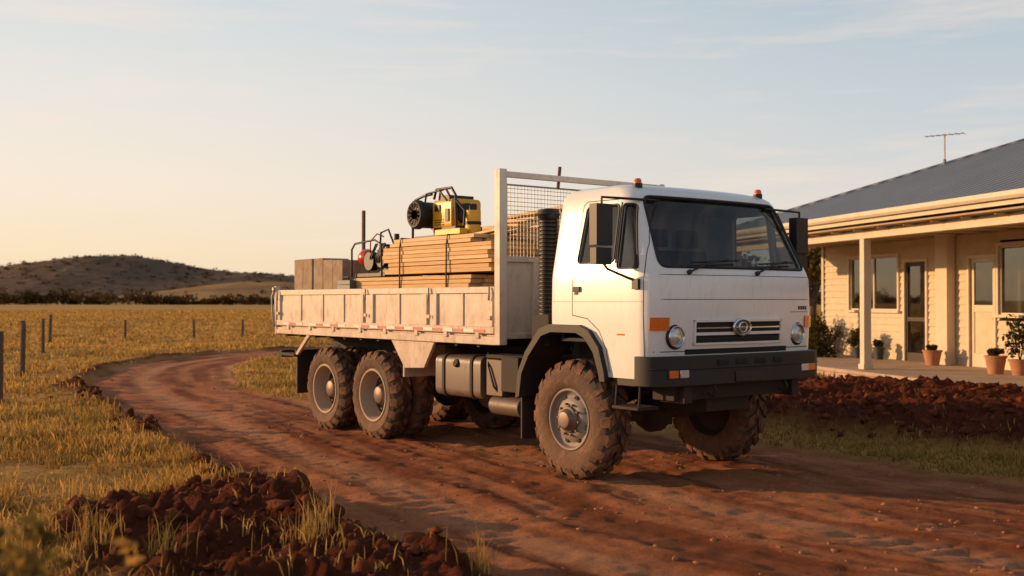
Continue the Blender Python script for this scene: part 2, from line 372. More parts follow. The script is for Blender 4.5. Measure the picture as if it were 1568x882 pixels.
def leafmat(name,trans=0.35):
    m=bpy.data.materials.new(name); m.use_nodes=True; nt=m.node_tree; N=nt.nodes; L=nt.links; N.clear()
    o=N.new('ShaderNodeOutputMaterial'); a=N.new('ShaderNodeAttribute'); a.attribute_name='tint'
    d=N.new('ShaderNodeBsdfDiffuse'); t=N.new('ShaderNodeBsdfTranslucent'); m1=N.new('ShaderNodeMixShader'); m1.inputs[0].default_value=trans
    n=N.new('ShaderNodeTexNoise'); n.inputs['Scale'].default_value=0.9; n.inputs['Detail'].default_value=6
    tc=N.new('ShaderNodeTexCoord'); L.new(tc.outputs['Object'],n.inputs['Vector'])
    r=N.new('ShaderNodeValToRGB'); r.color_ramp.elements[0].position=.35; r.color_ramp.elements[1].position=.62; r.color_ramp.elements[0].color=(.55,.52,.48,1); L.new(n.outputs['Fac'],r.inputs['Fac'])
    mm=N.new('ShaderNodeMix'); mm.data_type='RGBA'; mm.blend_type='MULTIPLY'; mm.inputs['Factor'].default_value=1.0
    L.new(a.outputs['Color'],mm.inputs['A']); L.new(r.outputs['Color'],mm.inputs['B'])
    L.new(mm.outputs['Result'],d.inputs[0]); L.new(mm.outputs['Result'],t.inputs[0]); L.new(d.outputs[0],m1.inputs[1]); L.new(t.outputs[0],m1.inputs[2]); L.new(m1.outputs[0],o.inputs[0]); return m
GRASSM=leafmat('grass_blade',0.45); LEAFM=leafmat('foliage_leaf',0.3)

def grassarr(px,py,h,w,col,lean=0.7):
    n=len(px); z=terrain(px,py)[0]-0.01
    a=rng.uniform(0,2*np.pi,n); la=rng.uniform(0,2*np.pi,n); ll=rng.uniform(0.1,1,n)*lean*h
    dx=np.cos(a)*w/2; dy=np.sin(a)*w/2; lx=np.cos(la)*ll; ly=np.sin(la)*ll
    v=np.zeros((n,5,3))
    v[:,0]=np.stack([px-dx,py-dy,z],1); v[:,1]=np.stack([px+dx,py+dy,z],1)
    v[:,2]=np.stack([px-dx*.8+lx*.35,py-dy*.8+ly*.35,z+h*.6],1); v[:,3]=np.stack([px+dx*.8+lx*.35,py+dy*.8+ly*.35,z+h*.6],1)
    v[:,4]=np.stack([px+lx,py+ly,z+h*(1-0.15*ll/h)],1)
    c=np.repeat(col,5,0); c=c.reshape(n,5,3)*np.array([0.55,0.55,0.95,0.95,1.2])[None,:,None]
    return v.reshape(-1,3),c.reshape(-1,3)
def grass(name,sets):
    V=[];C_=[]
    for s in sets:
        v,c=grassarr(*s); V.append(v);C_.append(c)
    V=np.concatenate(V);C_=np.concatenate(C_); n=len(V)//5
    b=(np.arange(n)*5)[:,None]
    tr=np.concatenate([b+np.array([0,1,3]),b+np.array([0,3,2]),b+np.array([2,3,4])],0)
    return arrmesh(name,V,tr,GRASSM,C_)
nt_=52000
r=4.0*np.power(190/4.0,rng.uniform(0,1,nt_)**0.95); th=rng.uniform(-0.72,0.62,nt_)
cx=r*np.sin(th); cy=r*np.cos(th)
_,rd,so,_,_,sR=terrain(cx,cy)
patch=fbm(cx,cy,0.5,4,77)
ok=(rd<0.25)&((so<0.35)|(rng.uniform(0,1,nt_)<0.02))&(patch+rng.uniform(-.22,.22,nt_)>0.36)
hx=(cx-7.46);hy=(cy-22.8); ht=hx*.225+hy*-.974; hw=hx*.974+hy*.225
ok&=~((hw>-.75)&(hw<12)&(ht>-7.6)&(ht<15))
cx=cx[ok];cy=cy[ok];patch=patch[ok]
nb=14; n=len(cx)
px=np.repeat(cx,nb);py=np.repeat(cy,nb); rr=np.hypot(px,py)
sc=0.06+0.014*rr**0.9
px=px+rng.normal(0,1,n*nb)*sc; py=py+rng.normal(0,1,n*nb)*sc
tall=np.repeat(rng.uniform(0.3,1.0,n)**2.5*(0.4+patch),nb)
right=sstep(2.0,4.0,px)*sstep(34,26,py)
h=(0.03+0.15*tall)*rng.uniform(0.6,1.25,n*nb)*(1-0.2*right)*(1+0.004*np.maximum(rr-20,0))
w=0.0035+0.0010*rr
base=np.array([0.70,0.42,0.125])[None,:]*rng.uniform(0.55,1.25,(n*nb,1))
green=np.array([0.21,0.18,0.05])[None,:]*rng.uniform(0.6,1.2,(n*nb,1))
gf=np.clip(np.repeat((fbm(cx,cy,0.35,3,99)>0.56)*0.30,nb)+right*0.58+rng.uniform(-.15,.15,n*nb),0,1)[:,None]
col=base*(1-gf)+green*gf
_,rd2,_,_,_,_=terrain(px,py); k=rd2<0.5
S1=(px[k],py[k],h[k],w[k],col[k])
tx=np.concatenate([rng.uniform(-5.2,-1.0,90),rng.uniform(-9,-2.2,90),rng.uniform(-1.2,.2,8)]); ty=np.concatenate([rng.uniform(4.8,7.2,90),rng.uniform(8,15,90),rng.uniform(5.6,6.6,8)])
_,rd3,so3,_,_,_=terrain(tx,ty); k=(rd3<.2)&((so3<.5)|(rng.uniform(0,1,len(tx))<.25)); tx=tx[k];ty=ty[k]
m_=46; px=np.repeat(tx,m_)+rng.normal(0,.06,len(tx)*m_); py=np.repeat(ty,m_)+rng.normal(0,.06,len(tx)*m_)
h=np.repeat(rng.uniform(.14,.40,len(tx)),m_)*rng.uniform(.5,1.1,len(px)); h=np.where(py>7.5,h*.7,h)
col=np.array([0.64,0.40,0.13])[None,:]*rng.uniform(.5,1.2,(len(px),1))
gg=np.repeat(rng.uniform(0,1,len(tx))<.25,m_)[:,None]*.6; col=col*(1-gg)+np.array([[.20,.18,.05]])*gg
S2=(px,py,h,np.full(len(px),.0055),col,.6)
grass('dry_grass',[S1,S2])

def clods(name,px,py,sz,matl,flat=0.7):
    ico=bmesh.new(); bmesh.ops.create_icosphere(ico,subdivisions=2,radius=1); bv=np.array([v.co[:] for v in ico.verts]); bf=np.array([[v.index for v in f.verts] for f in ico.faces]); ico.free()
    n=len(px); z=terrain(px,py)[0]; nv=len(bv)
    ph=rng.uniform(0,6.28,(n,6)); fr=rng.normal(0,2.6,(n,6,3))
    dsum=np.zeros((n,nv))
    for k in range(6): dsum+=np.sin(bv@fr[:,k,:].T+ph[:,k][None,:]).T*(0.13)
    R=(1+dsum)
    ax=rng.uniform(0.7,1.35,(n,3)); ax[:,2]*=flat
    V=bv[None]*R[:,:,None]*ax[:,None,:]*sz[:,None,None]
    a=rng.uniform(0,6.28,n); ca=np.cos(a)[:,None];sa=np.sin(a)[:,None]
    vx=V[:,:,0]*ca-V[:,:,1]*sa; vy=V[:,:,0]*sa+V[:,:,1]*ca
    V=np.stack([vx+px[:,None],vy+py[:,None],V[:,:,2]+(z+sz*0.15)[:,None]],-1)
    F=(bf[None]+ (np.arange(n)*nv)[:,None,None]).reshape(-1,3)
    return arrmesh(name,V.reshape(-1,3),F,matl,smooth=False)
M['clod']=mat('red_soil_clod',(0.075,0.019,0.008),0.95,col2=(0.19,0.055,0.022),vscale=6,bump=0.9,bscale=45,spec=0.1)
M['pebble']=mat('road_pebble',(0.27,0.10,0.045),0.9,col2=(0.40,0.19,0.10),vscale=3,bump=0.3,spec=0.2)
n=60000; qx=rng.uniform(-9,14,n); qy=rng.uniform(5,30,n); _,rd,so,_,_,_=terrain(qx,qy)
clump=fbm(qx,qy,1.7,3,88)
k=(so>0.4)&(rng.uniform(0,1,n)<np.clip(9/qy,0,1)*0.9*sstep(.36,.60,clump)); qx=qx[k];qy=qy[k]
clods('soil_clods',qx,qy,0.010+0.065*rng.uniform(0,1,len(qx))**5,M['clod'])
n=22000; qx=rng.uniform(-9,11,n); qy=rng.uniform(5,24,n); _,rd,so,rt,_,_=terrain(qx,qy)
k=(rd>0.3)&(rng.uniform(0,1,n)<(1-0.8*np.clip(rt,0,1))*np.clip(9/qy,0,1)*0.8*(.3+fbm(qx,qy,.8,3,89))); qx=qx[k];qy=qy[k]
clods('road_pebbles',qx,qy,0.005+0.022*rng.uniform(0,1,len(qx))**5,M['pebble'])

# ---------------------------------------------------------------- foliage masses
def foliage(centers,radii,nleaf,size,cols,name,parent=None):
    vs=[];fs=[];cl=[];o=0
    for (c,rd_) in zip(centers,radii):
        k=nleaf; d=rng.normal(0,1,(k,3)); d/=np.linalg.norm(d,axis=1)[:,None]
        rad=rng.uniform(0.25,1,k)**0.5
        lump=1+0.25*np.sin(d[:,0]*5+c[0]*3)+0.2*np.sin(d[:,2]*7+c[1]*2)
        P=np.array(c)+d*(rad*lump)[:,None]*np.array(rd_)
        a=rng.normal(0,1,(k,3)); a/=np.linalg.norm(a,axis=1)[:,None]; b=np.cross(a,rng.normal(0,1,(k,3))); b/=np.linalg.norm(b,axis=1)[:,None]
        s=size*rng.uniform(0.5,1.3,k)[:,None]
        Q=np.stack([P-a*s,P-b*s*.45,P+a*s,P+b*s*.45],1)
        cc=np.array(cols[rng.integers(len(cols))])*rng.uniform(0.7,1.2)
        cc=cc[None,:]*rng.uniform(0.6,1.3,(k,1))
        vs.append(Q.reshape(-1,3)); cl.append(np.repeat(cc,4,0)); fs.append(np.arange(k*4).reshape(-1,4)+o); o+=k*4
    return arrmesh(name,np.concatenate(vs),np.concatenate(fs),LEAFM,np.concatenate(cl),parent=parent)
cs=[];rs=[]
for i in range(620):
    yy=random.uniform(380,540); xx=random.uniform(-420,330)
    if random.random()<0.6: yy=random.uniform(415,440)
    hgt=random.uniform(1.8,5.0)*(1.3 if xx<-125 else .9)*(.75+.35*math.sin(xx*.11)*math.sin(xx*.047+1))
    for j in range(3):
        cs.append((xx+random.uniform(-2.5,2.5),yy+random.uniform(-2,2),hgt*random.uniform(0.35,0.75))); rs.append((random.uniform(1.5,3.8),2.5,hgt*random.uniform(.3,.5)))
foliage(cs,rs,40,0.75,[(0.095,0.062,0.028),(0.125,0.080,0.033),(0.072,0.054,0.029)],'distant_tree_line')

def hill(name,prof,Yc,depth,matl,ynoise):
    xi=np.array([a for a,_ in prof],float); hp=np.array([b for _,b in prof],float)*Yc/1654.0
    Xc=(xi-784)*Yc/1654.0
    gx=np.linspace(Xc[0]-60,Xc[-1]+60,220); gy=np.linspace(Yc-depth,Yc+depth,70)
    GX,GY=np.meshgrid(gx,gy); H=np.interp(GX.ravel(),Xc,hp,left=0,right=0)
    ker=np.maximum(np.cos(np.clip((GY.ravel()-Yc)/depth,-1,1)*np.pi/2),0)**1.3
    nz=fbm(GX.ravel(),GY.ravel(),ynoise,5,61)
    Zz=H*ker*(0.86+0.28*nz)+(ker-0.25)*1.7-0.4
    a=np.arange(220*70).reshape(70,220); q=np.stack([a[:-1,:-1],a[:-1,1:],a[1:,1:],a[1:,:-1]],-1).reshape(-1,4)
    o=arrmesh(name,np.stack([GX.ravel(),GY.ravel(),Zz],1),q,matl,smooth=True); return GX.ravel(),GY.ravel(),Zz
h1=mat('scrubby_hill',(0.125,0.078,0.052),0.95,col2=(0.185,0.112,0.068),vscale=0.02,bump=0.5,bscale=0.08,spec=0.05)
h2=mat('golden_hill',(0.40,0.23,0.09),0.95,col2=(0.20,0.12,0.06),vscale=0.02,stretch=(1,2,3),bump=0.5,bscale=0.05,spec=0.05)
for m_ in (h1,h2):
    for nd in m_.node_tree.nodes:
        if nd.type=='BUMP': nd.inputs['Distance'].default_value=4
G=hill('hill',[(-500,10),(-250,22),(-100,30),(0,43),(60,53),(130,64),(200,68),(260,60),(330,48),(390,42),(450,41),(520,34),(600,25),(700,18),(850,16),(1100,20),(1300,10)],1000,260,h1,0.012)
G2=hill('hill',[(120,0),(200,8),(260,17),(320,25),(380,31),(450,30),(560,22),(700,12),(900,8),(1200,0)],680,120,h2,0.015)
cs=[];rs=[]
for i in range(3200):
    k=random.randrange(len(G[0])); 
    if G[2][k]<5 or G[1][k]>1020: continue
    s=random.uniform(1.0,2.4); cs.append((G[0][k]+random.uniform(-3,3),G[1][k]+random.uniform(-3,3),G[2][k]+s*.25)); rs.append((s*1.7,s,s*.55))
for i in range(120):
    k=random.randrange(len(G2[0]))
    if G2[2][k]<3 or G2[1][k]>690: continue
    s=random.uniform(1,2.2); cs.append((G2[0][k],G2[1][k],G2[2][k]+s*.4)); rs.append((s*1.3,s,s*.8))
foliage(cs,rs,14,1.1,[(0.125,0.080,0.050),(0.15,0.096,0.058)],'hillside_scrub')

# ---------------------------------------------------------------- fence
b=B()
posts=[(-8.0,15.2),(-8.35,17.6),(-10.2,22.5),(-11.6,25.6),(-14.2,32.7),(-18.4,43),(-16.8,46.9),(-14.0,47.6),(-12.3,49.3),(-8.5,51.5),(-4,54)]
tops=[]
for i,(x_,y_) in enumerate(posts):
    z0=gz(x_,y_); h_=1.1+random.uniform(-.08,.08) if i<6 else 0.85
    lx=random.uniform(-.04,.04); r_=random.uniform(.055,.075) if i<6 else .06
    b.cyl((x_,y_,z0-.2),(x_+lx,y_,z0+h_),r_,M['wooddark'],10,r_*.88); tops.append((x_+lx*.8,y_,z0+h_))
fence=b.obj('wire_fence',bevel=0.008)
b=B()
for f in (.92,.62,.32):
    for a_,c_ in zip(tops[:-1],tops[1:]):
        pts=[]
        for j in range(9):
            t=j/8; pts.append((a_[0]+(c_[0]-a_[0])*t,a_[1]+(c_[1]-a_[1])*t,(a_[2]+(c_[2]-a_[2])*t)*f-.03*4*t*(1-t)))
        b.tube(pts,0.0035,M['wire'],4)
b.obj('fence_wires',parent=fence)

# ================================================================ TRUCK
TT=Matrix.Translation((0.525,10.34,0))@Matrix.Rotation(math.radians(-52.5),4,'Z')
truck=empty('flatbed_truck',TT)
def wheel(name,u,v0,R,w,rimR,front,flip):
    b=B(); c=(0,0,0)
    f=lambda a:a*flip
    prof=[(.06,rimR-.02),(.03,rimR),(.02,rimR+.02),(.006,rimR+.05),(0,(rimR+R)/2),(.008,R-.10),(.03,R-.055),(.07,R-.035),(.14,R-.030),(w/2,R-.03)]
    prof=prof+[(w-a,r_) for a,r_ in prof[::-1][1:]]
    b.lathe([(f(a),r_) for a,r_ in prof],c,M['rubber'],64)
    def block(y0,y1,t0,t1,r0a,r0b,r1a,r1b,sk,shape=0.0):
        P=[]
        for (yy,ra,rb,k) in((y0,r0a,r0b,0),(y1,r1a,r1b,1)):
            for t in(t0,t1):
                tt=t+sk*k+ (shape if (k==1) else 0)*(1 if t==t0 else -1)
                for rr_ in(ra,rb): P.append((rr_*math.cos(tt),f(yy),rr_*math.sin(tt)))
        b.add(P,[(0,1,3,2),(4,6,7,5),(0,4,5,1),(2,3,7,6),(1,5,7,3),(0,2,6,4)],M['tread'])
    nb_=20; pt=2*math.pi/nb_
    for i in range(nb_):
        t=i*pt
        for side in(0,1):
            off=t+(pt/2 if side else 0)
            g=(lambda a:a) if side==0 else (lambda a:w-a)
            lg=0.16 if i%2 else 0.13
            block(g(.006),g(.045),off,off+pt*.60,R-.135,R-.085,R-.055,R-.012,0.02)
            block(g(.045),g(lg*.80),off,off+pt*.60,R-.05,R-.010,R-.04,R,0.10)
            block(g(lg*.88),g(w*.49),off+pt*.12+.10,off+pt*.64+.10,R-.04,R+.001,R-.04,R+.003,0.10,0.02)
    if front:
        rp=[(.03,rimR),(.018,rimR-.008),(.022,rimR-.025),(.06,rimR-.04),(.075,rimR-.075),(.045,rimR-.115),(.035,rimR-.14),(.035,.125)]
        b.lathe([(f(a),r_) for a,r_ in rp],c,M['rim'],48)
        b.lathe([(f(a),r_) for a,r_ in [(.035,.13),(.01,.125),(-.0,.105),(-.03,.09),(-.045,.075),(-.05,.05),(-.05,.0)]],c,M['steel'],32)
        for i in range(10):
            t=2*math.pi*i/10; x_,z_=.15*math.cos(t),.15*math.sin(t)
            b.cyl((x_,f(.04),z_),(x_,f(.005),z_),.013,M['steel'],6)
        for i in range(8):
            t=2*math.pi*(i+.5)/8; x_,z_=.212*math.cos(t),.212*math.sin(t)
            b.cyl((x_,f(.09),z_),(x_,f(.058),z_),.028,M['dark'],14)
    else:
        rp=[(.03,rimR),(.015,rimR-.008),(.02,rimR-.03),(.07,rimR-.045),(.16,rimR-.06),(.20,rimR-.08),(.205,.16),(.20,.14)]
        b.lathe([(f(a),r_) for a,r_ in rp],c,M['rim2'],48)
        b.lathe([(f(a),r_) for a,r_ in [(.20,.15),(.14,.12),(.10,.10),(.09,.08),(.085,.0)]],c,M['steel'],32)
        for i in range(10):
            t=2*math.pi*i/10; x_,z_=.18*math.cos(t),.18*math.sin(t)
            b.cyl((x_,f(.21),z_),(x_,f(.17),z_),.014,M['steel'],6)
    b.lathe([(f(w-.03),rimR),(f(w-.1),rimR-.05),(f(w-.1),0)],c,M['chassis'],32)
    o=b.obj(name,truck,smooth=30,bevel=.004); o.location=(u,v0,R-0.015); o.rotation_euler=(0,random.uniform(0,1),0); return o
wheel('front_wheel_near',0,0,.575,.36,.30,True,1)
wheel('front_wheel_far',0,2.3,.575,.36,.30,True,-1)
for nm,u in(('middle',-3.71),('rear',-4.96)):
    wheel(nm+'_wheel_outer_near',u,0,.55,.30,.33,False,1)
    wheel(nm+'_wheel_inner_near',u,.34,.55,.28,.33,False,1)
    wheel(nm+'_wheel_outer_far',u,2.3,.55,.30,.33,False,-1)
    wheel(nm+'_wheel_inner_far',u,1.96,.55,.28,.33,False,-1)

# ---- cab shell
LV=[(1.00,-.25,1.165,.0,2.3,.15),(1.30,-.25,1.19,0,2.3,.16),(1.60,-.25,1.205,-.005,2.305,.17),(1.90,-.25,1.20,.0,2.3,.17),(1.97,-.25,1.175,.008,2.292,.17),
    (2.66,-.22,.84,.115,2.185,.15),(2.71,-.205,.80,.135,2.165,.15),(2.755,-.17,.73,.18,2.12,.16),(2.785,-.10,.62,.27,2.03,.18),(2.80,.0,.48,.42,1.88,.15)]
def ringpts(z,ur,uf,v0,v1,rf,o):
    ur+=o;uf-=o;v0+=o;v1-=o; rr_=.05
    P=[]; mid=(v0+v1)/2;hw=(v1-v0)/2
    for i in range(5):
        t=math.pi/2*i/4; P.append((ur+rr_-rr_*math.cos(t),v0+rr_-rr_*math.sin(t)))
    a=ur+rr_; bb=uf-rf-0.055
    for i in range(1,8): P.append((a+(bb-a)*i/8,v0))
    for i in range(9):
        t=math.pi/2*i/8; P.append((bb+rf*math.sin(t),v0+rf-rf*math.cos(t)))
    for i in range(1,14):
        v=v0+rf+(v1-v0-2*rf)*i/14; P.append((uf+(-0.055)*(abs(v-mid)/(hw-rf))**2.2,v))
    for i in range(9):
        t=math.pi/2*i/8; P.append((bb+rf*math.cos(t),v1-rf+rf*math.sin(t)))
    for i in range(1,8): P.append((bb+(a-bb)*i/8,v1))
    for i in range(5):
        t=math.pi/2*i/4; P.append((ur+rr_-rr_*math.sin(t),v1-rr_+rr_*math.cos(t)))
    return [Vector((x_,y_,z)) for x_,y_ in P]
def cabhull(o,zlo,ztop_off,name,m):
    lv=[]
    for i in range(len(LV)-1):
        a=LV[i];c=LV[i+1]; n_=max(1,int((c[0]-a[0])/0.12))
        for j in range(n_): lv.append(tuple(a[k]+(c[k]-a[k])*j/n_ for k in range(6)))
    lv.append(LV[-1]); b=B(); rings=[]
    for l in lv:
        z=l[0]
        if z<zlo-1e-6: continue
        rings.append(ringpts(z-ztop_off*(z-zlo)/(2.80-zlo),*l[1:6],o))
    n_=len(rings[0]); vs=[v for r_ in rings for v in r_]; fs=[]
    for k in range(len(rings)-1):
        for i in range(n_): fs.append((k*n_+i,k*n_+(i+1)%n_,(k+1)*n_+(i+1)%n_,(k+1)*n_+i))
    fs.append(tuple(range(n_))); fs.append(tuple((len(rings)-1)*n_+i for i in range(n_-1,-1,-1)))
    b.add(vs,fs,m); return b.obj(name,None,smooth=0)
cab=cabhull(0,1.0,0,'cab_shell',M['white'])
bmh=bmesh.new(); bmh.from_mesh(cab.data); bvh=BVHTree.FromBMesh(bmh); bmh.free()
def pf(v,z,off=0.0):
    h_=bvh.ray_cast(Vector((3,v,z)),Vector((-1,0,0))); 
    if h_[0] is None: return Vector((1.1,v,z))
    return h_[0]+h_[1]*off*(1 if h_[1].x>0 else -1)
def ps(u,z,off=0.0,far=False):
    o_,d_=((Vector((u,3.5,z)),Vector((0,-1,0))) if far else (Vector((u,-1.5,z)),Vector((0,1,0))))
    h_=bvh.ray_cast(o_,d_)
    if h_[0] is None: return Vector((u,2.3 if far else 0,z))
    nn=h_[1]
    if (far and nn.y<0) or (not far and nn.y>0): nn=-nn
    return h_[0]+nn*off
inner=cabhull(.045,1.3,.05,'tmp_inner',M['interior'])
WS=roundpoly([(.14,2.0),(2.16,2.0),(2.06,2.655),(.24,2.655)],.08)
W1=roundpoly([(.13,2.05),(.635,2.05),(.635,2.585),(.19,2.585)],.05)
W2=roundpoly([(.685,1.99),(.965,1.99),(.80,2.575),(.685,2.585)],.035)
cutters=[inner]
def cutter(poly,lo,hi,plane):
    b=B(); b.prism(poly,lo,hi,M['white'],plane); o=b.obj('tmp_cut',smooth=0); cutters.append(o)
cutter(WS,.45,1.6,'yz')
for W in(W1,W2): cutter(W,-.5,.5,'xz'); cutter(W,1.8,2.8,'xz')
ARCH=[(-.9,.3),(-.9,1.0),(-.60,1.15),(-.36,1.41),(-.05,1.44),(.23,1.44),(.46,1.27),(.555,1.0),(.57,.9),(.57,.3)]
cutter(ARCH,-.5,.62,'xz'); cutter(ARCH,1.68,2.9,'xz')
for k in cutters:
    md=cab.modifiers.new('b','BOOLEAN'); md.operation='DIFFERENCE'; md.object=k; md.solver='EXACT'
dg=bpy.context.evaluated_depsgraph_get(); me=bpy.data.meshes.new_from_object(cab.evaluated_get(dg)); cab.modifiers.clear(); cab.data=me
for k in cutters: bpy.data.objects.remove(k)
bm=bmesh.new(); bm.from_mesh(me)
for f in bm.faces: f.smooth=True
for e in bm.edges:
    if len(e.link_faces)==2 and e.calc_face_angle(0)>math.radians(24): e.smooth=False
bm.to_mesh(me); bm.free(); cab.parent=truck
b=B()
def quadgrid(fn,nu,nv_,m):
    vs=[fn(i/nu,j/nv_) for j in range(nv_+1) for i in range(nu+1)]
    fs=[(j*(nu+1)+i,j*(nu+1)+i+1,(j+1)*(nu+1)+i+1,(j+1)*(nu+1)+i) for j in range(nv_) for i in range(nu)]
    b.add(vs,fs,m)
def fw(s,t):
    z=1.985+(2.67-1.985)*t; l=.125+.10*t; return pf(l+(2.3-2*l)*s,z,-.02)
quadgrid(fw,28,10,M['glass'])
for far in(False,True):
    quadgrid(lambda s,t:ps(.11+.05*t+(.65-.11-.05*t)*s,2.035+.565*t,-.02,far),6,8,M['glass'])
    quadgrid(lambda s,t:ps(.67+(.985-.17*t-.67)*s,1.975+.615*t,-.02,far),5,8,M['glass'])
b.obj('window_glass',truck,smooth=60)
b=B()
b.tube([pf(v,z,.002) for v,z in densify(WS,.06)],.014,M['seal'],6,True)
for far in(False,True):
    for W in(W1,W2): b.tube([ps(u,z,.001,far) for u,z in densify(W,.06)],.010,M['seal'],6,True)
    door=[(.60,1.05),(.555,1.25),(.46,1.42),(.30,1.53),(.085,1.56),(.085,2.1),(.135,2.60),(.18,2.635),(.82,2.63),(.98,2.22),(1.03,1.97),(1.035,1.06)]
    b.tube([ps(u,z,-.001,far) for u,z in densify(door,.05,False)],.0045,M['seal'],5)
    b.tube([ps(u,z,.001,far) for u,z in densify([(.66,2.04),(.66,2.6)],.05,False)],.008,M['seal'],5)
    b.tube([ps(u,1.69,.0015,far) for u in np.linspace(-.2,1.02,20)],.0035,M['pink'],4)
b.tube([pf(v,1.71,-.001) for v in np.linspace(.12,2.18,30)],.004,M['seal'],4)
b.tube([pf(v,1.93,.0) for v in np.linspace(.12,2.18,30)],.004,M['seal'],4)
b.tube([pf(v,1.245,.0) for v in np.linspace(.06,2.24,30)],.005,M['seal'],4)
b.obj('seals_and_shut_lines',truck)
b=B()
def patch(fn,a0,a1,z0,z1,o1,m,n_=8,k_=2,**kw):
    vs=[];N_=n_+1;K=k_+1
    for off in(-.01,o1):
        for j in range(K):
            for i in range(N_): vs.append(fn(a0+(a1-a0)*i/n_,z0+(z1-z0)*j/k_,off,**kw))
    S=N_*K; fs=[]
    for j in range(k_):
        for i in range(n_):
            q=(j*N_+i,j*N_+i+1,(j+1)*N_+i+1,(j+1)*N_+i); fs.append(tuple(S+x_ for x_ in q)); fs.append(q[::-1])
    for i in range(n_):
        fs.append((i,i+1,S+i+1,S+i)); t=k_*N_; fs.append((t+i+1,t+i,S+t+i,S+t+i+1))
    for j in range(k_):
        fs.append(((j+1)*N_,j*N_,S+j*N_,S+(j+1)*N_)); t=n_; fs.append((j*N_+t,(j+1)*N_+t,S+(j+1)*N_+t,S+j*N_+t))
    b.add(vs,fs,m)
patch(pf,.50,1.68,1.315,1.515,.006,M['dark'],14)
patch(pf,.49,1.69,1.505,1.525,.022,M['white'],14,1)
patch(pf,.52,1.66,1.445,1.457,.014,M['chrome'],14,1)
patch(pf,.50,1.68,1.385,1.412,.020,M['white'],14,1)
patch(pf,.52,1.66,1.350,1.356,.014,M['blackm'],14,1)
patch(pf,.49,1.69,1.300,1.318,.022,M['white'],14,1)
patch(pf,.49,.508,1.30,1.525,.022,M['white'],1,2); patch(pf,1.672,1.69,1.30,1.525,.022,M['white'],1,2)
patch(pf,.40,1.80,1.215,1.262,.005,M['dark'],14)
for s_ in(0,1):
    mir=(lambda v:v) if s_==0 else (lambda v:2.3-v)
    pts=[]
    for off in(-.01,.014):
        for z in(1.435,1.55):
            for v in(.035,.07,.11,.15,.20): pts.append(pf(mir(v),z,off))
    fs=[]
    for i in range(4): fs+=[(10+i,11+i,16+i,15+i),(i,i+1,11+i,10+i),(6+i,5+i,15+i,16+i)]
    fs+=[(0,10,15,5),(4,9,19,14)]
    b.add(pts,fs,M['orange'])
c0=pf(1.09,1.455,.03)
def oval(ry,rz,off): return [(c0.x+off,c0.y+ry*math.cos(t),c0.z+rz*math.sin(t)) for t in np.linspace(0,2*math.pi,33)[:-1]]
b.tube(oval(.115,.072,.0),.012,M['chrome'],8,True)
o1=oval(.115,.072,-.03); o2=oval(.112,.070,.002); b.add(o1+o2,[tuple(range(32,64)),tuple(range(31,-1,-1))]+[(i,(i+1)%32,32+(i+1)%32,32+i) for i in range(32)],M['greyblue'])
b.tube(oval(.052,.045,.008),.008,M['chrome'],6,True)
b.tube([(c0.x+.008,c0.y-.10,c0.z),(c0.x+.008,c0.y+.10,c0.z)],.006,M['chrome'],5)
for v in(.285,1.98):
    c0=pf(v,1.375,.0); x_=c0.x
    b.lathe([(-.03,.10),(.018,.10),(.024,.092),(.016,.083),(.004,.08)],(x_,v,1.375),M['chrome'],32,'x')
    b.lathe([(.004,.08),(.014,.06),(.022,.03),(.025,.001)],(x_,v,1.375),M['lamp'],32,'x')
    b.lathe([(-.04,.112),(.004,.112),(.008,.108),(.006,.10)],(x_,v,1.375),M['blackm'],32,'x')
patch(pf,1.86,2.16,1.585,1.592,.002,M['taper'],4,1)
for i in range(4): patch(pf,1.99+.04*i,2.018+.04*i,1.61,1.645,.003,M['seal'],1,1)
patch(ps,.70,.80,1.385,1.40,.003,M['orange'],2,1)
for far in(False,True):
    patch(ps,.10,.20,1.78,1.83,.018,M['black'],3,2,far=far)
    patch(ps,.115,.165,1.755,1.775,.006,M['seal'],2,1,far=far)
b.obj('front_grille_and_lamps',truck,smooth=30)
b=B()
bp_=[(.95,-.03),(1.08,-.035),(1.17,.02),(1.225,.14),(1.255,.5),(1.265,1.15),(1.255,1.8),(1.225,2.16),(1.17,2.28),(1.08,2.335),(.95,2.33)]
b.prism(bp_,.94,1.205,M['black'],'xy')
b.prism([(x_*1.0+(.012 if x_>1.1 else 0),y_) for x_,y_ in bp_],1.085,1.10,M['black'],'xy')
b.obj('front_bumper',truck,bevel=.018)
b=B()
for v0,v1 in((.72,.86),(.96,1.12),(1.22,1.38),(1.50,1.62)): b.box(1.20,1.269,v0,v1,1.115,1.165,M['dark'])
for s_ in(0,1):
    for (a0,a1,mm) in((.13,.24,'orange'),(.25,.36,'lamp')):
        y0,y1=(a0,a1) if s_==0 else (2.3-a1,2.3-a0)
        xx=1.225 if a0<.2 else 1.237
        b.box(1.15,xx+.012,y0,y1,1.015,1.085,M[mm]); b.box(1.15,xx+.004,y0-.012,y1+.012,1.003,1.097,M['blackm'])
b.box(1.18,1.275,.95,1.35,.955,1.055,M['blackm'])
b.box(.9,1.20,.35,.45,.78,.94,M['chassis']); b.box(.9,1.20,1.85,1.95,.78,.94,M['chassis'])
b.tube([(1.22,.7,.95),(1.26,.7,.88),(1.22,.7,.82),(1.15,.7,.86)],.014,M['chassis'])
b.tube([(1.22,1.7,.95),(1.26,1.7,.88),(1.22,1.7,.82),(1.15,1.7,.86)],.014,M['chassis'])
b.box(.85,1.12,.30,2.0,.80,.93,M['chassis'])
b.obj('bumper_fittings',truck,bevel=.006)
b=B()
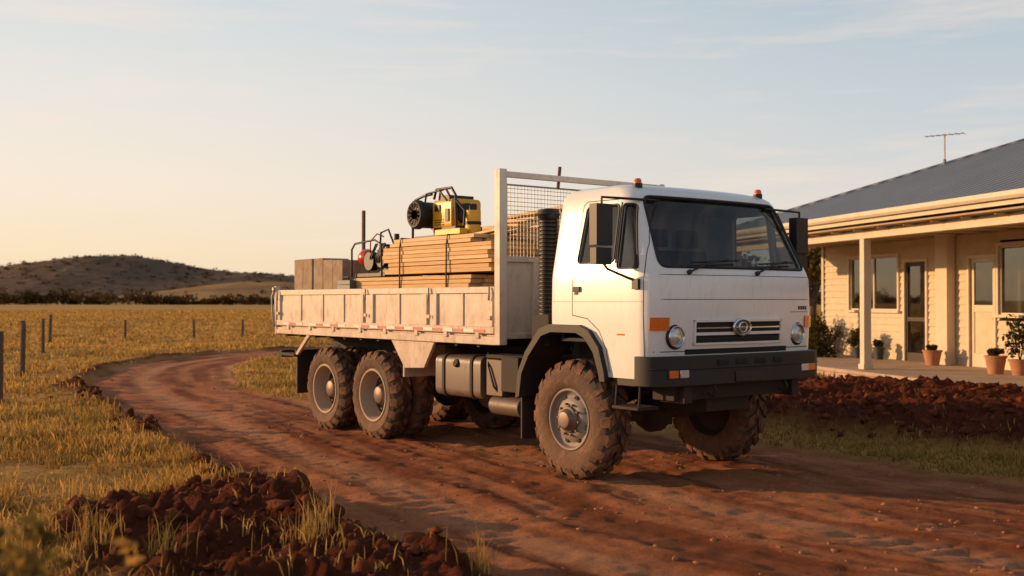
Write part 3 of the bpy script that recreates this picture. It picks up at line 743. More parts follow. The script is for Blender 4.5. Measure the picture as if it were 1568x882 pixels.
for s_ in(0,1):
    A=[(-.74,.72),(-.70,.98),(-.58,1.19),(-.36,1.425),(-.20,1.47),(.22,1.47),(.36,1.42),(.50,1.27),(.575,1.05),(.59,.96)]
    Bi=[(-.68,.74),(-.64,.97),(-.53,1.15),(-.33,1.355),(-.18,1.395),(.19,1.395),(.31,1.35),(.43,1.22),(.505,1.03),(.52,.96)]
    n_=len(A)
    y0,y1=(-.055,.40) if s_==0 else (1.90,2.355)
    for i in range(n_-1):
        b.prism([A[i],A[i+1],Bi[i+1],Bi[i]],y0,y1,M['black'],'xz')
b.obj('wheel_arch_flares',truck,smooth=50)
b=B()
b.box(-.22,1.1,.45,1.85,1.0,1.30,M['chassis'])
b.box(-.3,.9,.42,.44,1.0,1.42,M['chassis']); b.box(-.3,.9,1.86,1.88,1.0,1.42,M['chassis'])
b.box(.62,1.0,.02,.30,.93,1.0,M['black']); b.box(.64,.98,-.01,.25,.72,.75,M['chassis'])
b.tube([(.66,.04,.95),(.66,.02,.74)],.014,M['chassis']); b.tube([(.96,.04,.95),(.96,.02,.74)],.014,M['chassis'])
b.box(.62,1.0,2.0,2.28,.93,1.0,M['black'])
b.obj('cab_underbody',truck,bevel=.008)
b=B()
b.box(-.18,.9,.08,2.2,1.305,1.34,M['interior'])
b.prism([(.72,1.34),(1.08,1.34),(1.10,1.93),(.98,1.95),(.80,1.86)],.07,2.23,M['interior'],'xz')
for v in(.28,1.08,1.55):
    b.box(-.05,.42,v,v+.46,1.45,1.60,M['seat']); b.prism([(-.12,1.55),(.02,1.55),(-.04,2.22),(-.15,2.22)],v+.01,v+.45,M['seat'],'xz')
    b.box(-.15,-.06,v+.11,v+.35,2.26,2.44,M['seat'])
pts=[]
for i in range(24):
    t=2*math.pi*i/24; q=Vector((math.sin(t)*.07,.21*math.cos(t),.20*math.sin(t))); pts.append(Vector((.68,.52,1.95))+q)
b.tube(pts,.015,M['blackm'],6,True); b.tube([(.68,.52,1.95),(.84,.52,1.75)],.03,M['blackm'])
b.box(.665,.70,.34,.70,1.94,1.965,M['blackm']); b.box(.78,.80,1.0,1.28,2.50,2.57,M['blackm'])
b.box(-.19,-.17,.1,2.2,1.34,1.9,M['interior'])
b.obj('cab_interior',truck,bevel=.012)
b=B()
for s_ in(0,1):
    v_=(lambda a:a) if s_==0 else (lambda a:2.3-a)
    c_=v_(-.24); y0,y1=sorted((v_(-.335),v_(-.145)))
    b.box(.70,.80,y0,y1,2.19,2.56,M['blackm']); b.box(.705,.79,y0+.003,y1-.003,2.02,2.17,M['blackm'])
    b.box(.694,.699,y0+.015,y1-.015,2.21,2.54,M['chrome'])
    b.tube([ps(.82,2.62,.0,s_==1),(.78,v_(-.06),2.62),(.76,c_,2.62),(.76,c_,2.50)],.013,M['blackm'])
    b.tube([(.76,c_,2.05),(.79,v_(-.20),1.98),(.90,v_(-.05),1.90),ps(.97,1.87,.0,s_==1)],.013,M['blackm'])
    b.box(.92,1.0,*sorted((v_(-.03),v_(.01))),1.80,1.89,M['blackm'])
b.obj('side_mirrors',truck,bevel=.022)
b=B()
for v in(.30,2.0):
    b.cyl((.66,v,2.74),(.66,v,2.785),.045,M['blackm'],16); b.lathe([(0,.038),(.03,.036),(.045,.025),(.05,.001)],(.66,v,2.785),M['orange'],18,'z')
for (va,za,vb,zb) in((.45,1.965,.98,2.045),(1.35,1.965,1.86,2.045)):
    A=pf(va,1.95,.02); Bq=pf((va+vb)/2,(za+zb)/2+.02,.045); C=pf(vb,zb+.02,.035)
    b.tube([A,Bq,C],.009,M['seal'],6); b.cyl(pf(va,1.95,-.01),pf(va,1.95,.03),.022,M['seal'],10)
    b.tube([pf(v,2.035+.03*t,.022) for v,t in zip(np.linspace(va+.06,vb+.16,14),np.linspace(0,1,14))],.009,M['seal'],6)
b.obj('wipers_and_beacons',truck)
b=B()
prof=[]
for i in range(24):
    z=i*.04; prof+=[(z,.085),(z+.01,.10),(z+.028,.10),(z+.036,.085)]
b.lathe(prof,(-.47,.16,1.55),M['blackm'],20,'z'); b.lathe([(0,.09),(.05,.12),(.10,.10),(.11,.0)],(-.47,.16,2.51),M['blackm'],20,'z')
b.box(-.60,-.34,.05,.30,1.25,1.56,M['chassis'])
b.tube([(-.40,.4,1.2),(-.42,.45,1.6),(-.5,.5,1.5),(-.9,.5,1.2)],.02,M['blackm'])
b.box(-.62,-.36,.6,1.7,1.10,1.75,M['chassis'])
b.obj('air_intake',truck,smooth=30)
b=B(); TM=M['tray']; U0,U1=-6.30,-1.08
b.box(U0,U1,.0,2.3,1.30,1.345,TM)
b.box(U0,U1,-.04,.02,1.235,1.325,TM); b.box(U0,U1,2.28,2.34,1.235,1.325,TM)
for yy in(-.02,2.28):
    o_=1 if yy<1 else -1
    def yb(a,c_): 
        return sorted((( a) if o_==1 else 2.3-a,( c_) if o_==1 else 2.3-c_))
    y0,y1=yb(-.022,.012); b.box(U0+.03,U1-.03,y0,y1,1.345,1.83,TM)
    y0,y1=yb(-.045,.018); b.box(U0+.03,U1-.03,y0,y1,1.775,1.845,TM)
    y0,y1=yb(-.052,.016); b.box(U0+.03,U1-.03,y0,y1,1.352,1.425,TM)
    for u in(-6.20,-5.55,-4.92,-4.35,-3.86,-3.62,-3.0,-2.42,-2.22,-1.7,-1.17):
        big=u in(-3.86,-3.62,-2.42,-2.22,-6.2,-1.17); wv=.035 if big else .018
        y0,y1=yb(-.048 if big else -.036,.013); b.box(u-wv,u+wv,y0,y1,1.424,1.776,TM)
    for u in(-5.9,-5.25,-4.6,-3.9,-3.3,-2.6,-2.0,-1.4):
        y0,y1=yb(-.056,-.04); b.box(u-.035,u+.035,y0,y1,1.30,1.37,TM)
b.box(U0-.02,U0+.03,.0,2.3,1.345,1.845,TM); b.box(U0-.05,U0-.01,-.04,2.34,1.22,1.33,TM)
for v in(.3,.9,1.4,2.0): b.box(U0-.06,U0-.02,v-.03,v+.03,1.34,1.84,TM)
b.box(U0-.03,U0+.03,-.06,-.0,1.33,1.90,TM); b.box(U0-.03,U0+.03,2.30,2.36,1.33,1.90,TM)
b.cyl((U0-.01,-.09,1.86),(U0-.01,-.0,1.86),.03,M['wire'],12)
b.tube([(U0,-.07,1.86),(U0-.06,-.08,1.75),(U0-.05,-.08,1.55),(U0,-.07,1.3)],.012,M['wire'])
for u in np.arange(U0+.2,U1,.42): b.box(u-.03,u+.03,.02,2.28,1.20,1.30,M['chassis'])
H0,H1=-1.075,-1.0
b.box(H0-.01,H1+.01,-.06,.035,1.24,3.06,TM); b.box(H0,H1,2.27,2.35,1.24,3.05,TM)
b.box(H0+.01,H1-.01,.035,2.27,2.98,3.04,TM); b.box(H0+.01,H1-.01,.035,2.27,2.10,2.16,TM)
b.box(H0+.02,H0+.035,.035,2.27,1.33,2.10,TM); b.box(H0+.01,H1,.40,.45,1.33,2.10,TM); b.box(H0+.01,H1,1.1,1.16,1.33,2.10,TM)
b.box(H0+.012,H1-.012,.035,2.27,1.30,1.36,TM)
b.obj('tray_body',truck,bevel=.006)
b=B()
for v in np.arange(.07,2.26,.045): b.box(-1.042,-1.036,v-.0028,v+.0028,2.16,2.90,M['wire'])
for z in np.arange(2.19,2.91,.045): b.box(-1.0355,-1.0305,.035,2.27,z-.0028,z+.0028,M['wire'])
b.box(-1.045,-1.03,.035,2.27,2.895,2.91,M['wire'])
b.cyl((-1.04,.76,2.9),(-1.03,.78,3.14),.018,M['wooddark'],8)
b.obj('headboard_mesh',truck)
b=B()
u=U0+.25;i=0
while u<U1-.25:
    if not (i in (3,9)): b.box(u,u+.19,-.0565,-.053,1.365,1.395,M['taper' if i%2 else 'tapew'])
    u+=.20;i+=1
b.obj('reflective_tape',truck)
b=B()
for u in(-6.2,-3.74,-2.32,-1.17):
    b.tube([(u,-.065,1.84),(u+.01,-.075,1.76),(u,-.07,1.70)],.012,M['wire']); b.box(u-.03,u+.03,-.075,-.05,1.50,1.54,TM)
b.obj('gate_latches',truck,bevel=.004)
b=B(); C=M['chassis']
for v in(.72,1.50): b.box(-6.1,1.05,v,v+.08,.88,1.12,C)
b.box(-6.0,-1.2,.70,1.6,1.12,1.20,C)
for u in(-5.9,-4.3,-3.0,-2.0,-.9,.6): b.box(u,u+.1,.72,1.58,.92,1.08,C)
for u,rz in((0,.56),(-3.71,.54),(-4.96,.54)):
    b.cyl((u,.3,rz),(u,2.0,rz),.075,C,12); b.lathe([(-.2,.05),(-.14,.15),(-.05,.20),(.05,.20),(.14,.15),(.2,.05)],(u,1.15,rz),C,20,'y')
b.cyl((-3.5,1.15,.60),(-.2,1.15,.75),.045,C,10)
for v in(.66,1.64):
    for k in range(5):
        L_=.65-.1*k; b.tube([(-L_,v,.92-.03*k-.0),(-L_/2,v,.78-.02*k+.0),(0,v,.72-.018*k),(L_/2,v,.78-.02*k),(L_,v,.92-.03*k)],.018,C,6)
        L_=.75-.1*k; b.tube([(-4.33-L_,v,.66-.0*k+.0),(-4.33,v,.86-.02*k),(-4.33+L_,v,.66)],.02,C,6)
b.box(.3,1.0,.85,1.45,.66,1.0,C); b.box(-.9,.3,.9,1.4,.70,1.0,C)
b.cyl((-2.6,1.3,.72),(-1.6,1.3,.72),.12,C,14)
b.obj('chassis_frame',truck,bevel=.008)
b=B()
tp=roundpoly([(.03,.64),(.55,.64),(.55,1.10),(.03,1.10)],.09)
b.prism(tp,-2.32,-1.45,M['tank'],'yz')
for u in(-2.15,-1.62):
    tp2=roundpoly([(.018,.628),(.562,.628),(.562,1.112),(.018,1.112)],.095); b.prism(tp2,u-.025,u+.025,M['chassis'],'yz')
b.cyl((-1.9,.01,1.02),(-1.9,.06,1.0),.045,M['chassis'],16)
b.box(-1.36,-1.08,.04,.5,.70,1.08,M['tank']); b.box(-1.05,-.76,.0,.5,.76,1.12,M['chassis'])
b.cyl((-1.30,.12,.60),(-.80,.12,.60),.10,M['tank'],18); b.box(-1.38,-.70,.05,.5,1.09,1.13,M['chassis'])
b.tube([(-1.4,.1,1.15),(-1.3,.02,1.0),(-1.2,.02,.8),(-1.1,.1,.65)],.014,M['blackm'])
b.box(-2.3,-1.5,1.75,2.25,.66,1.1,M['tank'])
b.obj('fuel_tank_and_air_tanks',truck,bevel=.012)
b=B()
for y0,y1 in((-.01,.03),(2.27,2.31)):
    b.prism([(-3.22,1.235),(-2.28,1.235),(-2.50,.93),(-2.92,.91)],y0,y1,M['tray'],'xz')
    b.prism([(-5.42,1.235),(-5.32,1.235),(-5.70,.95),(-5.78,.95)],y0,y1,M['tray'],'xz')
for y0,y1 in((.02,.60),(1.70,2.28)):
    b.box(-3.0,-2.965,y0,y1,.80,1.23,M['tray'])
    b.box(-5.78,-5.755,y0,y1,.42,.98,M['black']); b.box(-5.80,-5.75,y0-.02,y1,.95,1.02,M['chassis'])
    b.box(-.745,-.72,y0,y1-.1,.30,.80,M['black'])
b.box(-6.25,-5.75,-.03,.10,.93,.97,M['chassis']); b.box(-6.28,-6.2,.0,2.3,.90,1.0,M['chassis'])
for v in(.1,2.0): b.box(-6.31,-6.28,v,v+.2,.92,.99,M['red'])
b.obj('mudguards_and_flaps',truck,bevel=.006)

# ================================================================ CARGO
b=B(); z=1.35; ZS=0
for layer in range(22):
    th=.047
    if layer in(7,13): z+=.026
    if layer==13: ZS=z-.026
    y=.14
    lo=-4.42 if layer<13 else -3.66
    hi=-1.66 if layer<7 else (-1.78 if layer<13 else -1.45)
    if layer>=20: hi-=.3; lo+=.1
    while y<1.30:
        wv=.17 if layer%3 else .22
        a0=lo+random.uniform(-.06,.06)+(random.uniform(0,.1)); a1=hi+random.uniform(-.05,.05); dz=random.uniform(0,.005)
        y0=y+random.uniform(-.010,.014)
        b.box(a0,a1,y0,y0+wv-.008,z+dz,z+th+dz-.005,M['wood'] if random.random()<.5 else M['woodb'])
        y+=wv
    z+=th
ZL=z
R_=Matrix.Translation((-1.9,.35,ZL+.03))@Matrix.Rotation(math.radians(-4),4,'Z')@Matrix.Rotation(math.radians(-3.5),4,'Y')
for k in range(4): b.box(-.75-.1*k,.55,.14*k,.14*k+.12,-.02+.028*(k%2),.005+.028*(k%2),M['woodb'],R_)
y=1.36
while y<2.1:
    zz=1.35
    for k in range(27): b.box(-4.1+random.uniform(-.1,.1),-1.2+random.uniform(-.08,.08),y,y+.15,zz,zz+.043,M['wood'] if random.random()<.5 else M['woodb']); zz+=.048
    y+=.165
for k in range(3): b.box(-3.0,-1.12,1.4+.2*k,1.56+.2*k,zz+.02,zz+.06,M['woodb'])
for k in (0,1):
    T_=Matrix.Translation((-3,1.4+.2*k,zz+.06))@Matrix.Rotation(math.radians(-3-k),4,'Y'); b.box(0,1.85,0,.14,0,.035,M['wood'],T_)
for u in(-3.25,-2.25):
    b.tube([(u,.122,1.36),(u+.01,.122,ZL-.1),(u+.02,.13,ZL+.008),(u+.02,1.3,ZL+.008)],.010,M['seal'],5)
b.obj('lumber_stack',T=TT,bevel=.003)
b=B()
for r_ in range(3):
    for c_ in range(5):
        hh_=[.92,.93,.92,.90,.88][c_]-(.0 if r_==0 else .03)
        u=-6.12+.29*c_+random.uniform(-.010,.010); v=.14+.42*r_+random.uniform(-.012,.012)
        b.box(u,u+.274,v,v+.40,1.35,1.35+hh_+random.uniform(-.008,.008),M['block'])
b.obj('concrete_block_stack',T=TT,bevel=.010)
b=B()
b.box(-4.64,-4.30,.03,.125,1.36,1.90,M['greyblue']); b.box(-4.63,-4.31,.035,.12,1.905,1.96,M['greyblue']); b.tube([(-4.55,.08,1.96),(-4.55,.08,2.0),(-4.42,.08,2.0),(-4.42,.08,1.96)],.01,M['blackm'])
b.obj('tool_case',T=TT,bevel=.012)
b=B(); b.box(-5.62,-5.575,.95,.99,1.35,2.98,M['wooddark']); b.obj('timber_stake',T=TT,bevel=.004)
b=B(); cu,cv,cz=-4.10,.36,ZS+.012
b.box(cu-.36,cu+.38,cv-.16,cv+.40,cz,cz+.05,M['blackm'])
b.lathe([(0,.0),(.012,.06),(.04,.10),(.09,.115),(.14,.115),(.19,.095),(.215,.05),(.225,.0)],(cu-.34,cv-.06,cz+.25),M['red'],24,'x')
b.cyl((cu-.0,cv+.1,cz+.05),(cu-.0,cv+.1,cz+.42),.10,M['blackm'],18)
for k in range(6): b.cyl((cu,cv+.1,cz+.16+.035*k),(cu,cv+.1,cz+.172+.035*k),.135,M['blackm'],18)
b.cyl((cu-.02,cv-.16,cz+.20),(cu-.02,cv-.06,cz+.20),.12,M['blackm'],22)
b.box(cu+.10,cu+.36,cv-.08,cv+.24,cz+.05,cz+.38,M['greyblue']); b.cyl((cu+.24,cv-.14,cz+.22),(cu+.24,cv-.07,cz+.22),.11,M['blackm'],20)
b.cyl((cu+.32,cv+.05,cz+.1),(cu+.32,cv+.05,cz+.54),.035,M['blackm'],12)
b.tube([(cu-.38,cv-.2,cz+.0),(cu-.38,cv-.2,cz+.36),(cu-.3,cv-.2,cz+.43),(cu+.2,cv-.2,cz+.46),(cu+.36,cv-.2,cz+.40),(cu+.38,cv-.2,cz)],.014,M['blackm'])
b.tube([(cu,cv,cz+.4),(cu+.1,cv-.05,cz+.56),(cu+.2,cv,cz+.60),(cu+.34,cv,cz+.4)],.014,M['blackm'])
b.tube([(cu+.06,cv-.18,cz+.3),(cu+.10,cv-.2,cz+.45),(cu+.18,cv-.15,cz+.54),(cu+.26,cv-.1,cz+.50)],.010,M['red'],6)
for k in range(9):
    a0=random.uniform(-.1,.2); b.tube([(cu+a0,cv-.1,cz+.1),(cu+a0+.10,cv-.17,cz+.25),(cu+a0+.16,cv-.12,cz+.42)],.011,M['blackm'],5)
b.obj('air_compressor',T=TT,bevel=.008)
b=B(); g0=ZL+.03
b.box(-3.42,-2.35,.42,.46,ZL,g0+.02,M['blackm']); b.box(-3.42,-2.35,.86,.90,ZL,g0+.02,M['blackm'])
b.prism(roundpoly([(.42,g0+.10),(.88,g0+.10),(.88,g0+.47),(.42,g0+.47)],.06),-2.98,-2.56,M['yellow'],'yz')
b.box(-2.90,-2.66,.46,.84,g0+.44,g0+.52,M['blackm'])
b.box(-3.0,-2.50,.44,.86,g0+.02,g0+.12,M['blackm'])
b.box(-2.92,-2.80,.405,.43,g0+.32,g0+.40,M['blackm']); b.box(-2.68,-2.60,.405,.43,g0+.18,g0+.34,M['blackm'])
b.cyl((-2.56,.62,g0+.28),(-2.47,.62,g0+.28),.13,M['blackm'],20)
for k in range(3): b.box(-2.94,-2.72,.412,.43,g0+.14+.03*k,g0+.150+.03*k,M['blackm'])
b.cyl((-3.16,.30,g0+.29),(-3.16,.80,g0+.29),.17,M['blackm'],28)
b.lathe([(-.06,.06),(-.03,.06),(-.02,.10),(-.05,.13),(-.06,.165),(-.03,.19),(.03,.19),(.05,.17)],(-3.16,.30,g0+.29),M['blackm'],30,'y')
b.lathe([(-.02,.105),(-.035,.112),(-.035,.128),(-.05,.135)],(-3.16,.298,g0+.29),M['steel'],30,'y')
for k in range(12):
    t=2*math.pi*k/12; b.tube([(-3.16+.06*math.cos(t),.262,g0+.29+.06*math.sin(t)),(-3.16+.16*math.cos(t),.242,g0+.29+.16*math.sin(t))],.007,M['steel'],4)
b.lathe([(-.04,.17),(-.04,.2),(.04,.2),(.04,.17)],(-3.16,.62,g0+.29),M['yellow'],28,'y')
b.tube([(-3.46,.42,g0),(-3.46,.42,g0+.40),(-3.40,.42,g0+.50),(-3.2,.42,g0+.54),(-3.0,.42,g0+.55)],.018,M['blackm'],8)
b.tube([(-2.95,.42,g0+.48),(-2.9,.42,g0+.60),(-2.55,.42,g0+.60),(-2.46,.42,g0+.5),(-2.44,.42,g0+.0)],.018,M['blackm'],8)
b.tube([(-3.1,.6,g0+.48),(-3.0,.55,g0+.60),(-2.8,.5,g0+.62),(-2.7,.5,g0+.50)],.016,M['red'],8)
b.tube([(-3.3,.5,g0+.42),(-3.1,.4,g0+.56),(-2.8,.40,g0+.58),(-2.62,.40,g0+.44)],.014,M['blackm'],8)
b.tube([(-2.5,.5,g0+.3),(-2.4,.4,g0+.42),(-2.3,.45,g0+.30),(-2.25,.4,g0+.1)],.018,M['blackm'],8)
b.cyl((-2.27,.55,g0+.0),(-2.27,.55,g0+.30),.10,M['yellow'],18); b.cyl((-2.27,.55,g0+.30),(-2.27,.55,g0+.38),.05,M['blackm'],14); b.cyl((-2.27,.55,g0+.12),(-2.27,.55,g0+.16),.106,M['blackm'],18)
b.box(-2.75,-2.2,.30,.42,g0-.0,g0+.07,M['yellow'])
b.scaled((-2.85,.42,ZL),.93)
b.obj('portable_generator',T=TT,bevel=.010)

# ================================================================ HOUSE
HT=Matrix.Translation((7.46,22.8,0))@Matrix.Rotation(math.atan2(-.974,.225),4,'Z')
house=empty('farmhouse',HT)
HW=mat('cream_weatherboard',(0.62,0.51,0.36),0.6,col2=(0.53,0.43,0.29),vscale=4,bump=0.1)
HT_=mat('cream_trim',(0.66,0.56,0.42),0.5,var=0.15,vscale=3)
HD=mat('dark_door',(0.05,0.03,0.022),0.5,var=0.3)
HC=mat('verandah_ceiling',(0.42,0.29,0.19),0.7,var=0.2)
CON=mat('concrete_deck',(0.48,0.36,0.27),0.85,col2=(0.34,0.24,0.17),vscale=2,bump=0.3)
CUR=mat('curtain',(0.45,0.36,0.25),0.9,var=0.3,stretch=(12,12,1))
def roofmat(name,ax):
    m=bpy.data.materials.new(name); nt,p=nodes_of(m); N=nt.nodes; L=nt.links
    p.inputs['Metallic'].default_value=0.2; p.inputs['Roughness'].default_value=0.5
    tc=N.new('ShaderNodeTexCoord'); n=N.new('ShaderNodeTexNoise'); n.inputs['Scale'].default_value=0.8; n.inputs['Detail'].default_value=6; L.new(tc.outputs['Object'],n.inputs['Vector'])
    r=N.new('ShaderNodeValToRGB'); r.color_ramp.elements[0].color=(0.10,0.115,0.14,1); r.color_ramp.elements[1].color=(0.16,0.18,0.21,1); L.new(n.outputs['Fac'],r.inputs['Fac'])
    w=N.new('ShaderNodeTexWave'); w.bands_direction=ax; w.inputs['Scale'].default_value=1.1; w.inputs['Distortion'].default_value=0
    L.new(tc.outputs['Object'],w.inputs['Vector']); b=N.new('ShaderNodeBump'); b.inputs['Strength'].default_value=1.0; b.inputs['Distance'].default_value=0.04
    L.new(w.outputs['Fac'],b.inputs['Height']); L.new(b.outputs[0],p.inputs['Normal']); L.new(r.outputs[0],p.inputs['Base Color']); return m
RX=roofmat('corrugated_roof_front','X'); RY=roofmat('corrugated_roof_end','Y')
T0,T1,Wl,Wr,EZ=-7.5,15.0,-.40,11.6,3.50; half=(Wr-Wl)/2; RZ=EZ+.355*half; wm=(Wl+Wr)/2
b=B()
A=(T0,Wl,EZ);Bc=(T1,Wl,EZ);C_=(T1,Wr,EZ);D=(T0,Wr,EZ);R0=(T0+half,wm,RZ);R1=(T1-half,wm,RZ)
b.add([A,Bc,R1,R0],[(0,1,2,3)],RX); b.add([C_,D,R0,R1],[(0,1,2,3)],RX); b.add([D,A,R0],[(0,1,2)],RY); b.add([Bc,C_,R1],[(0,1,2)],RY)
b.obj('roof',house,smooth=0)
b=B()
for P,Q in((A,R0),(D,R0),(Bc,R1),(C_,R1),(R0,R1)): b.tube([Vector(P)+Vector((0,0,.0)),Vector(Q)+Vector((0,0,.0))],.045,RX,8)
b.box(T0-.02,T1+.02,Wl-.03,Wl,3.28,3.47,HT_); b.box(T0-.02,T0,Wl,Wr,3.28,3.47,HT_)
b.obj('ridge_caps_and_fascia',house,bevel=.004)
b=B()
gp=[(-.14,3.50),(-.15,3.42),(-.12,3.37),(-.032,3.37),(-.032,3.39),(-.11,3.39),(-.132,3.43),(-.125,3.50)]
b.prism([(Wl+y_,z_) for y_,z_ in gp],T0-.1,T1+.1,HT_,'yz')
b.prism([(T0+x_,z_) for x_,z_ in gp],Wl-.1,Wr+.1,HT_,'xz')
b.obj('gutter',house,smooth=30)
b=B()
b.box(T0,T1,Wl,2.80,3.20,3.235,HC)
for t in np.arange(T0+.3,T1,.9): b.box(t,t+.04,Wl+.12,2.79,3.165,3.199,HT_)
b.box(T0+.05,T1,-.08,.08,3.0,3.163,HT_)
b.obj('verandah_ceiling',house,bevel=.004)
b=B()
for t in(0,-6.3,6.2,12.2):
    b.box(t-.085,t+.085,-.085,.085,.25,3.0,HT_); b.box(t-.11,t+.11,-.11,.11,.252,.36,HT_)
b.obj('verandah_posts',house,bevel=.008)
b=B(); b.box(T0+.6,T1,-.45,2.9,-.3,.25,CON); b.box(T0+.55,T1,-.50,-.451,.17,.252,CON)
b.obj('verandah_deck',house,bevel=.015)
b=B(); WA=-6.75
op=[(-5.35,-3.12,1.45,2.80),(-2.81,-1.97,.25,2.62),(-.36,.46,.25,2.62),(.61,2.2,1.40,2.85),(4,5,.25,2.6),(6,8.5,1.4,2.8)]
def boards(iv0,zs,front):
    z=zs
    for _ in range(40):
        if z>=3.19: break
        z1=min(z+.17,3.198); iv=list(iv0)
        if front:
            for a0,a1,q0,q1 in op:
                if z1>q0+.01 and z<q1-.01:
                    nv2=[]
                    for s0,s1 in iv:
                        if a1<=s0 or a0>=s1: nv2.append((s0,s1))
                        else:
                            if a0>s0: nv2.append((s0,a0))
                            if a1<s1: nv2.append((a1,s1))
                    iv=nv2
        for s0,s1 in iv:
            if front: vs=[(s0,2.765,z),(s1,2.765,z),(s1,2.797,z1),(s0,2.797,z1),(s0,2.83,z),(s1,2.83,z),(s1,2.83,z1),(s0,2.83,z1)]
            else: vs=[(WA-.025,s0,z),(WA-.025,s1,z),(WA-.003,s1,z1),(WA-.003,s0,z1),(WA+.02,s0,z),(WA+.02,s1,z),(WA+.02,s1,z1),(WA+.02,s0,z1)]
            b.add(vs,[(0,1,2,3),(4,7,6,5),(0,4,5,1),(3,2,6,7),(0,3,7,4),(1,5,6,2)],HW)
        z=z1
boards([(WA,14.6)],.25,True); boards([(2.84,10.9)],0.0,False)
b.box(WA+.03,14.6,10.88,10.95,0,3.2,HW); b.box(14.55,14.6,2.84,10.87,0,3.2,HW)
b.box(WA-.04,WA+.07,2.74,2.764,.25,3.198,HT_); b.box(WA-.045,WA-.027,2.74,2.86,.25,3.198,HT_)
b.box(-1.30,-.87,2.55,2.763,.25,3.198,HT_)
b.box(-1.33,-.84,2.53,2.762,.251,.40,HT_)
b.obj('weatherboard_walls',house,smooth=0)
b=B()
for i,(a0,a1,q0,q1) in enumerate(op):
    f_=.07
    b.box(a0-f_,a0,2.735,2.86,q0,q1+f_,HT_); b.box(a1,a1+f_,2.735,2.86,q0,q1+f_,HT_); b.box(a0,a1,2.736,2.86,q1,q1+f_,HT_)
    if q0>1:
        b.box(a0-.1,a1+.1,2.70,2.86,q0-.06,q0,HT_)
        m_=a0+(a1-a0)*.5; b.box(m_-.025,m_+.025,2.79,2.85,q0,q1,HT_)
        for s0,s1 in((a0,a0+.04),(a1-.04,a1)): b.box(s0,s1,2.79,2.85,q0,q1,HT_)
        for s0,s1 in((q0,q0+.04),(q1-.04,q1)): b.box(a0+.04,a1-.04,2.792,2.848,s0,s1,HT_)
    elif i==1:
        b.box(a0,a0+.06,2.79,2.84,q0,q1,HD); b.box(a1-.06,a1,2.79,2.84,q0,q1,HD); b.box(a0+.06,a1-.06,2.79,2.84,q0+.0,q0+.2,HD); b.box(a0+.06,a1-.06,2.79,2.84,1.2,1.3,HD); b.box(a0+.06,a1-.06,2.79,2.84,q1-.1,q1,HD)
    else:
        b.box(a0,a0+.10,2.80,2.85,q0,q1,HT_); b.box(a1-.10,a1,2.80,2.85,q0,q1,HT_); b.box(a0+.10,a1-.10,2.80,2.85,q0,q0+.30,HT_); b.box(a0+.10,a1-.10,2.80,2.85,1.45,1.6,HT_); b.box(a0+.10,a1-.10,2.80,2.85,q1-.1,q1,HT_)
        b.box(a0+.10,a1-.10,2.82,2.84,q0+.3,1.45,HW)
        b.cyl((a1-.06,2.78,1.3),(a1-.06,2.80,1.3),.03,M['chrome'],12)
b.obj('window_and_door_frames',house,bevel=.004)
b=B()
for i,(a0,a1,q0,q1) in enumerate(op):
    b.add([(a0,2.822,q0),(a1,2.822,q0),(a1,2.822,q1),(a0,2.822,q1)],[(0,1,2,3)],M['houseglass'])
    if q0>1:
        n_=26; vs=[];fs=[]
        for k in range(n_+1):
            t=a0-.1+(a1-a0+.2)*k/n_; yy=3.05+.03*math.sin(k*2.1)
            vs+=[(t,yy,q0-.1),(t,yy,q1+.1)]
        for k in range(n_):
            if k<n_*.22 or k>n_*.85: fs.append((2*k,2*k+2,2*k+3,2*k+1))
        b.add(vs,fs,CUR)
b.box(WA+.1,14.4,4.5,4.55,.2,3.19,M['interior']); b.box(WA+.1,14.4,2.9,4.5,.1,.2,M['interior'])
b.obj('window_glass_and_curtains',house,smooth=60)
b=B(); an=(-3.06,4.04); az=EZ+.355*4.44
b.cyl((*an,az-.1),(*an,az+.75),.018,M['wire'],8)
b.tube([(an[0]-.35,an[1]-.3,az+.72),(an[0]+.35,an[1]+.3,az+.72)],.010,M['wire'],6)
for k in range(7):
    s_=-.45+.15*k; L_=.12+.015*k; c_=(an[0]+s_*.76,an[1]+s_*.65,az+.72); b.tube([(c_[0]-L_*.65,c_[1]+L_*.76,c_[2]),(c_[0]+L_*.65,c_[1]-L_*.76,c_[2])],.006,M['wire'],5)
b.cyl((*an,az-.12),(*an,az+.12),.07,RX,12,.03)
b.obj('tv_antenna',house)
POT=mat('terracotta',(0.45,0.20,0.10),0.8,var=0.3); PB=mat('dark_pot',(0.05,0.06,0.06),0.6,var=0.3); BARK=mat('bark',(0.10,0.065,0.045),0.9,var=0.4,bump=0.5)
def pot(t,w,r,h,m,lh,cols,spread):
    P=HT@Vector((t,w,.25)); b=B(); b.lathe([(0,0),(0,r*.7),(h*.9,r),(h*.9,r*1.1),(h,r*1.1),(h,r*.95),(h*.85,r*.9),(h*.85,0)],P,m,20,'z')
    for k in range(7): a=random.uniform(0,6.28); b.tube([P+Vector((0,0,h*.8)),P+Vector((math.cos(a)*spread*.3,math.sin(a)*spread*.3,h+lh*.5)),P+Vector((math.cos(a)*spread*.7,math.sin(a)*spread*.7,h+lh*.9))],.008,BARK,5)
    o=b.obj('potted_plant')
    foliage([tuple(P+Vector((random.uniform(-1,1)*spread*.6,random.uniform(-1,1)*spread*.6,h+lh*random.uniform(.3,.8)))) for _ in range(7)],[(spread*.5,spread*.5,lh*.3)]*7,80,.05,cols,'leaves',parent=o)
gc=[(0.10,0.10,0.03),(0.16,0.13,0.04),(0.07,0.07,0.025)]
pot(-6.2,2.2,.16,.3,PB,.8,gc,.38); pot(-5.6,1.9,.14,.25,PB,.6,gc,.35); pot(-4.0,2.2,.16,.26,PB,.45,gc,.26); pot(-3.3,2.35,.14,.3,PB,.16,gc,.12)
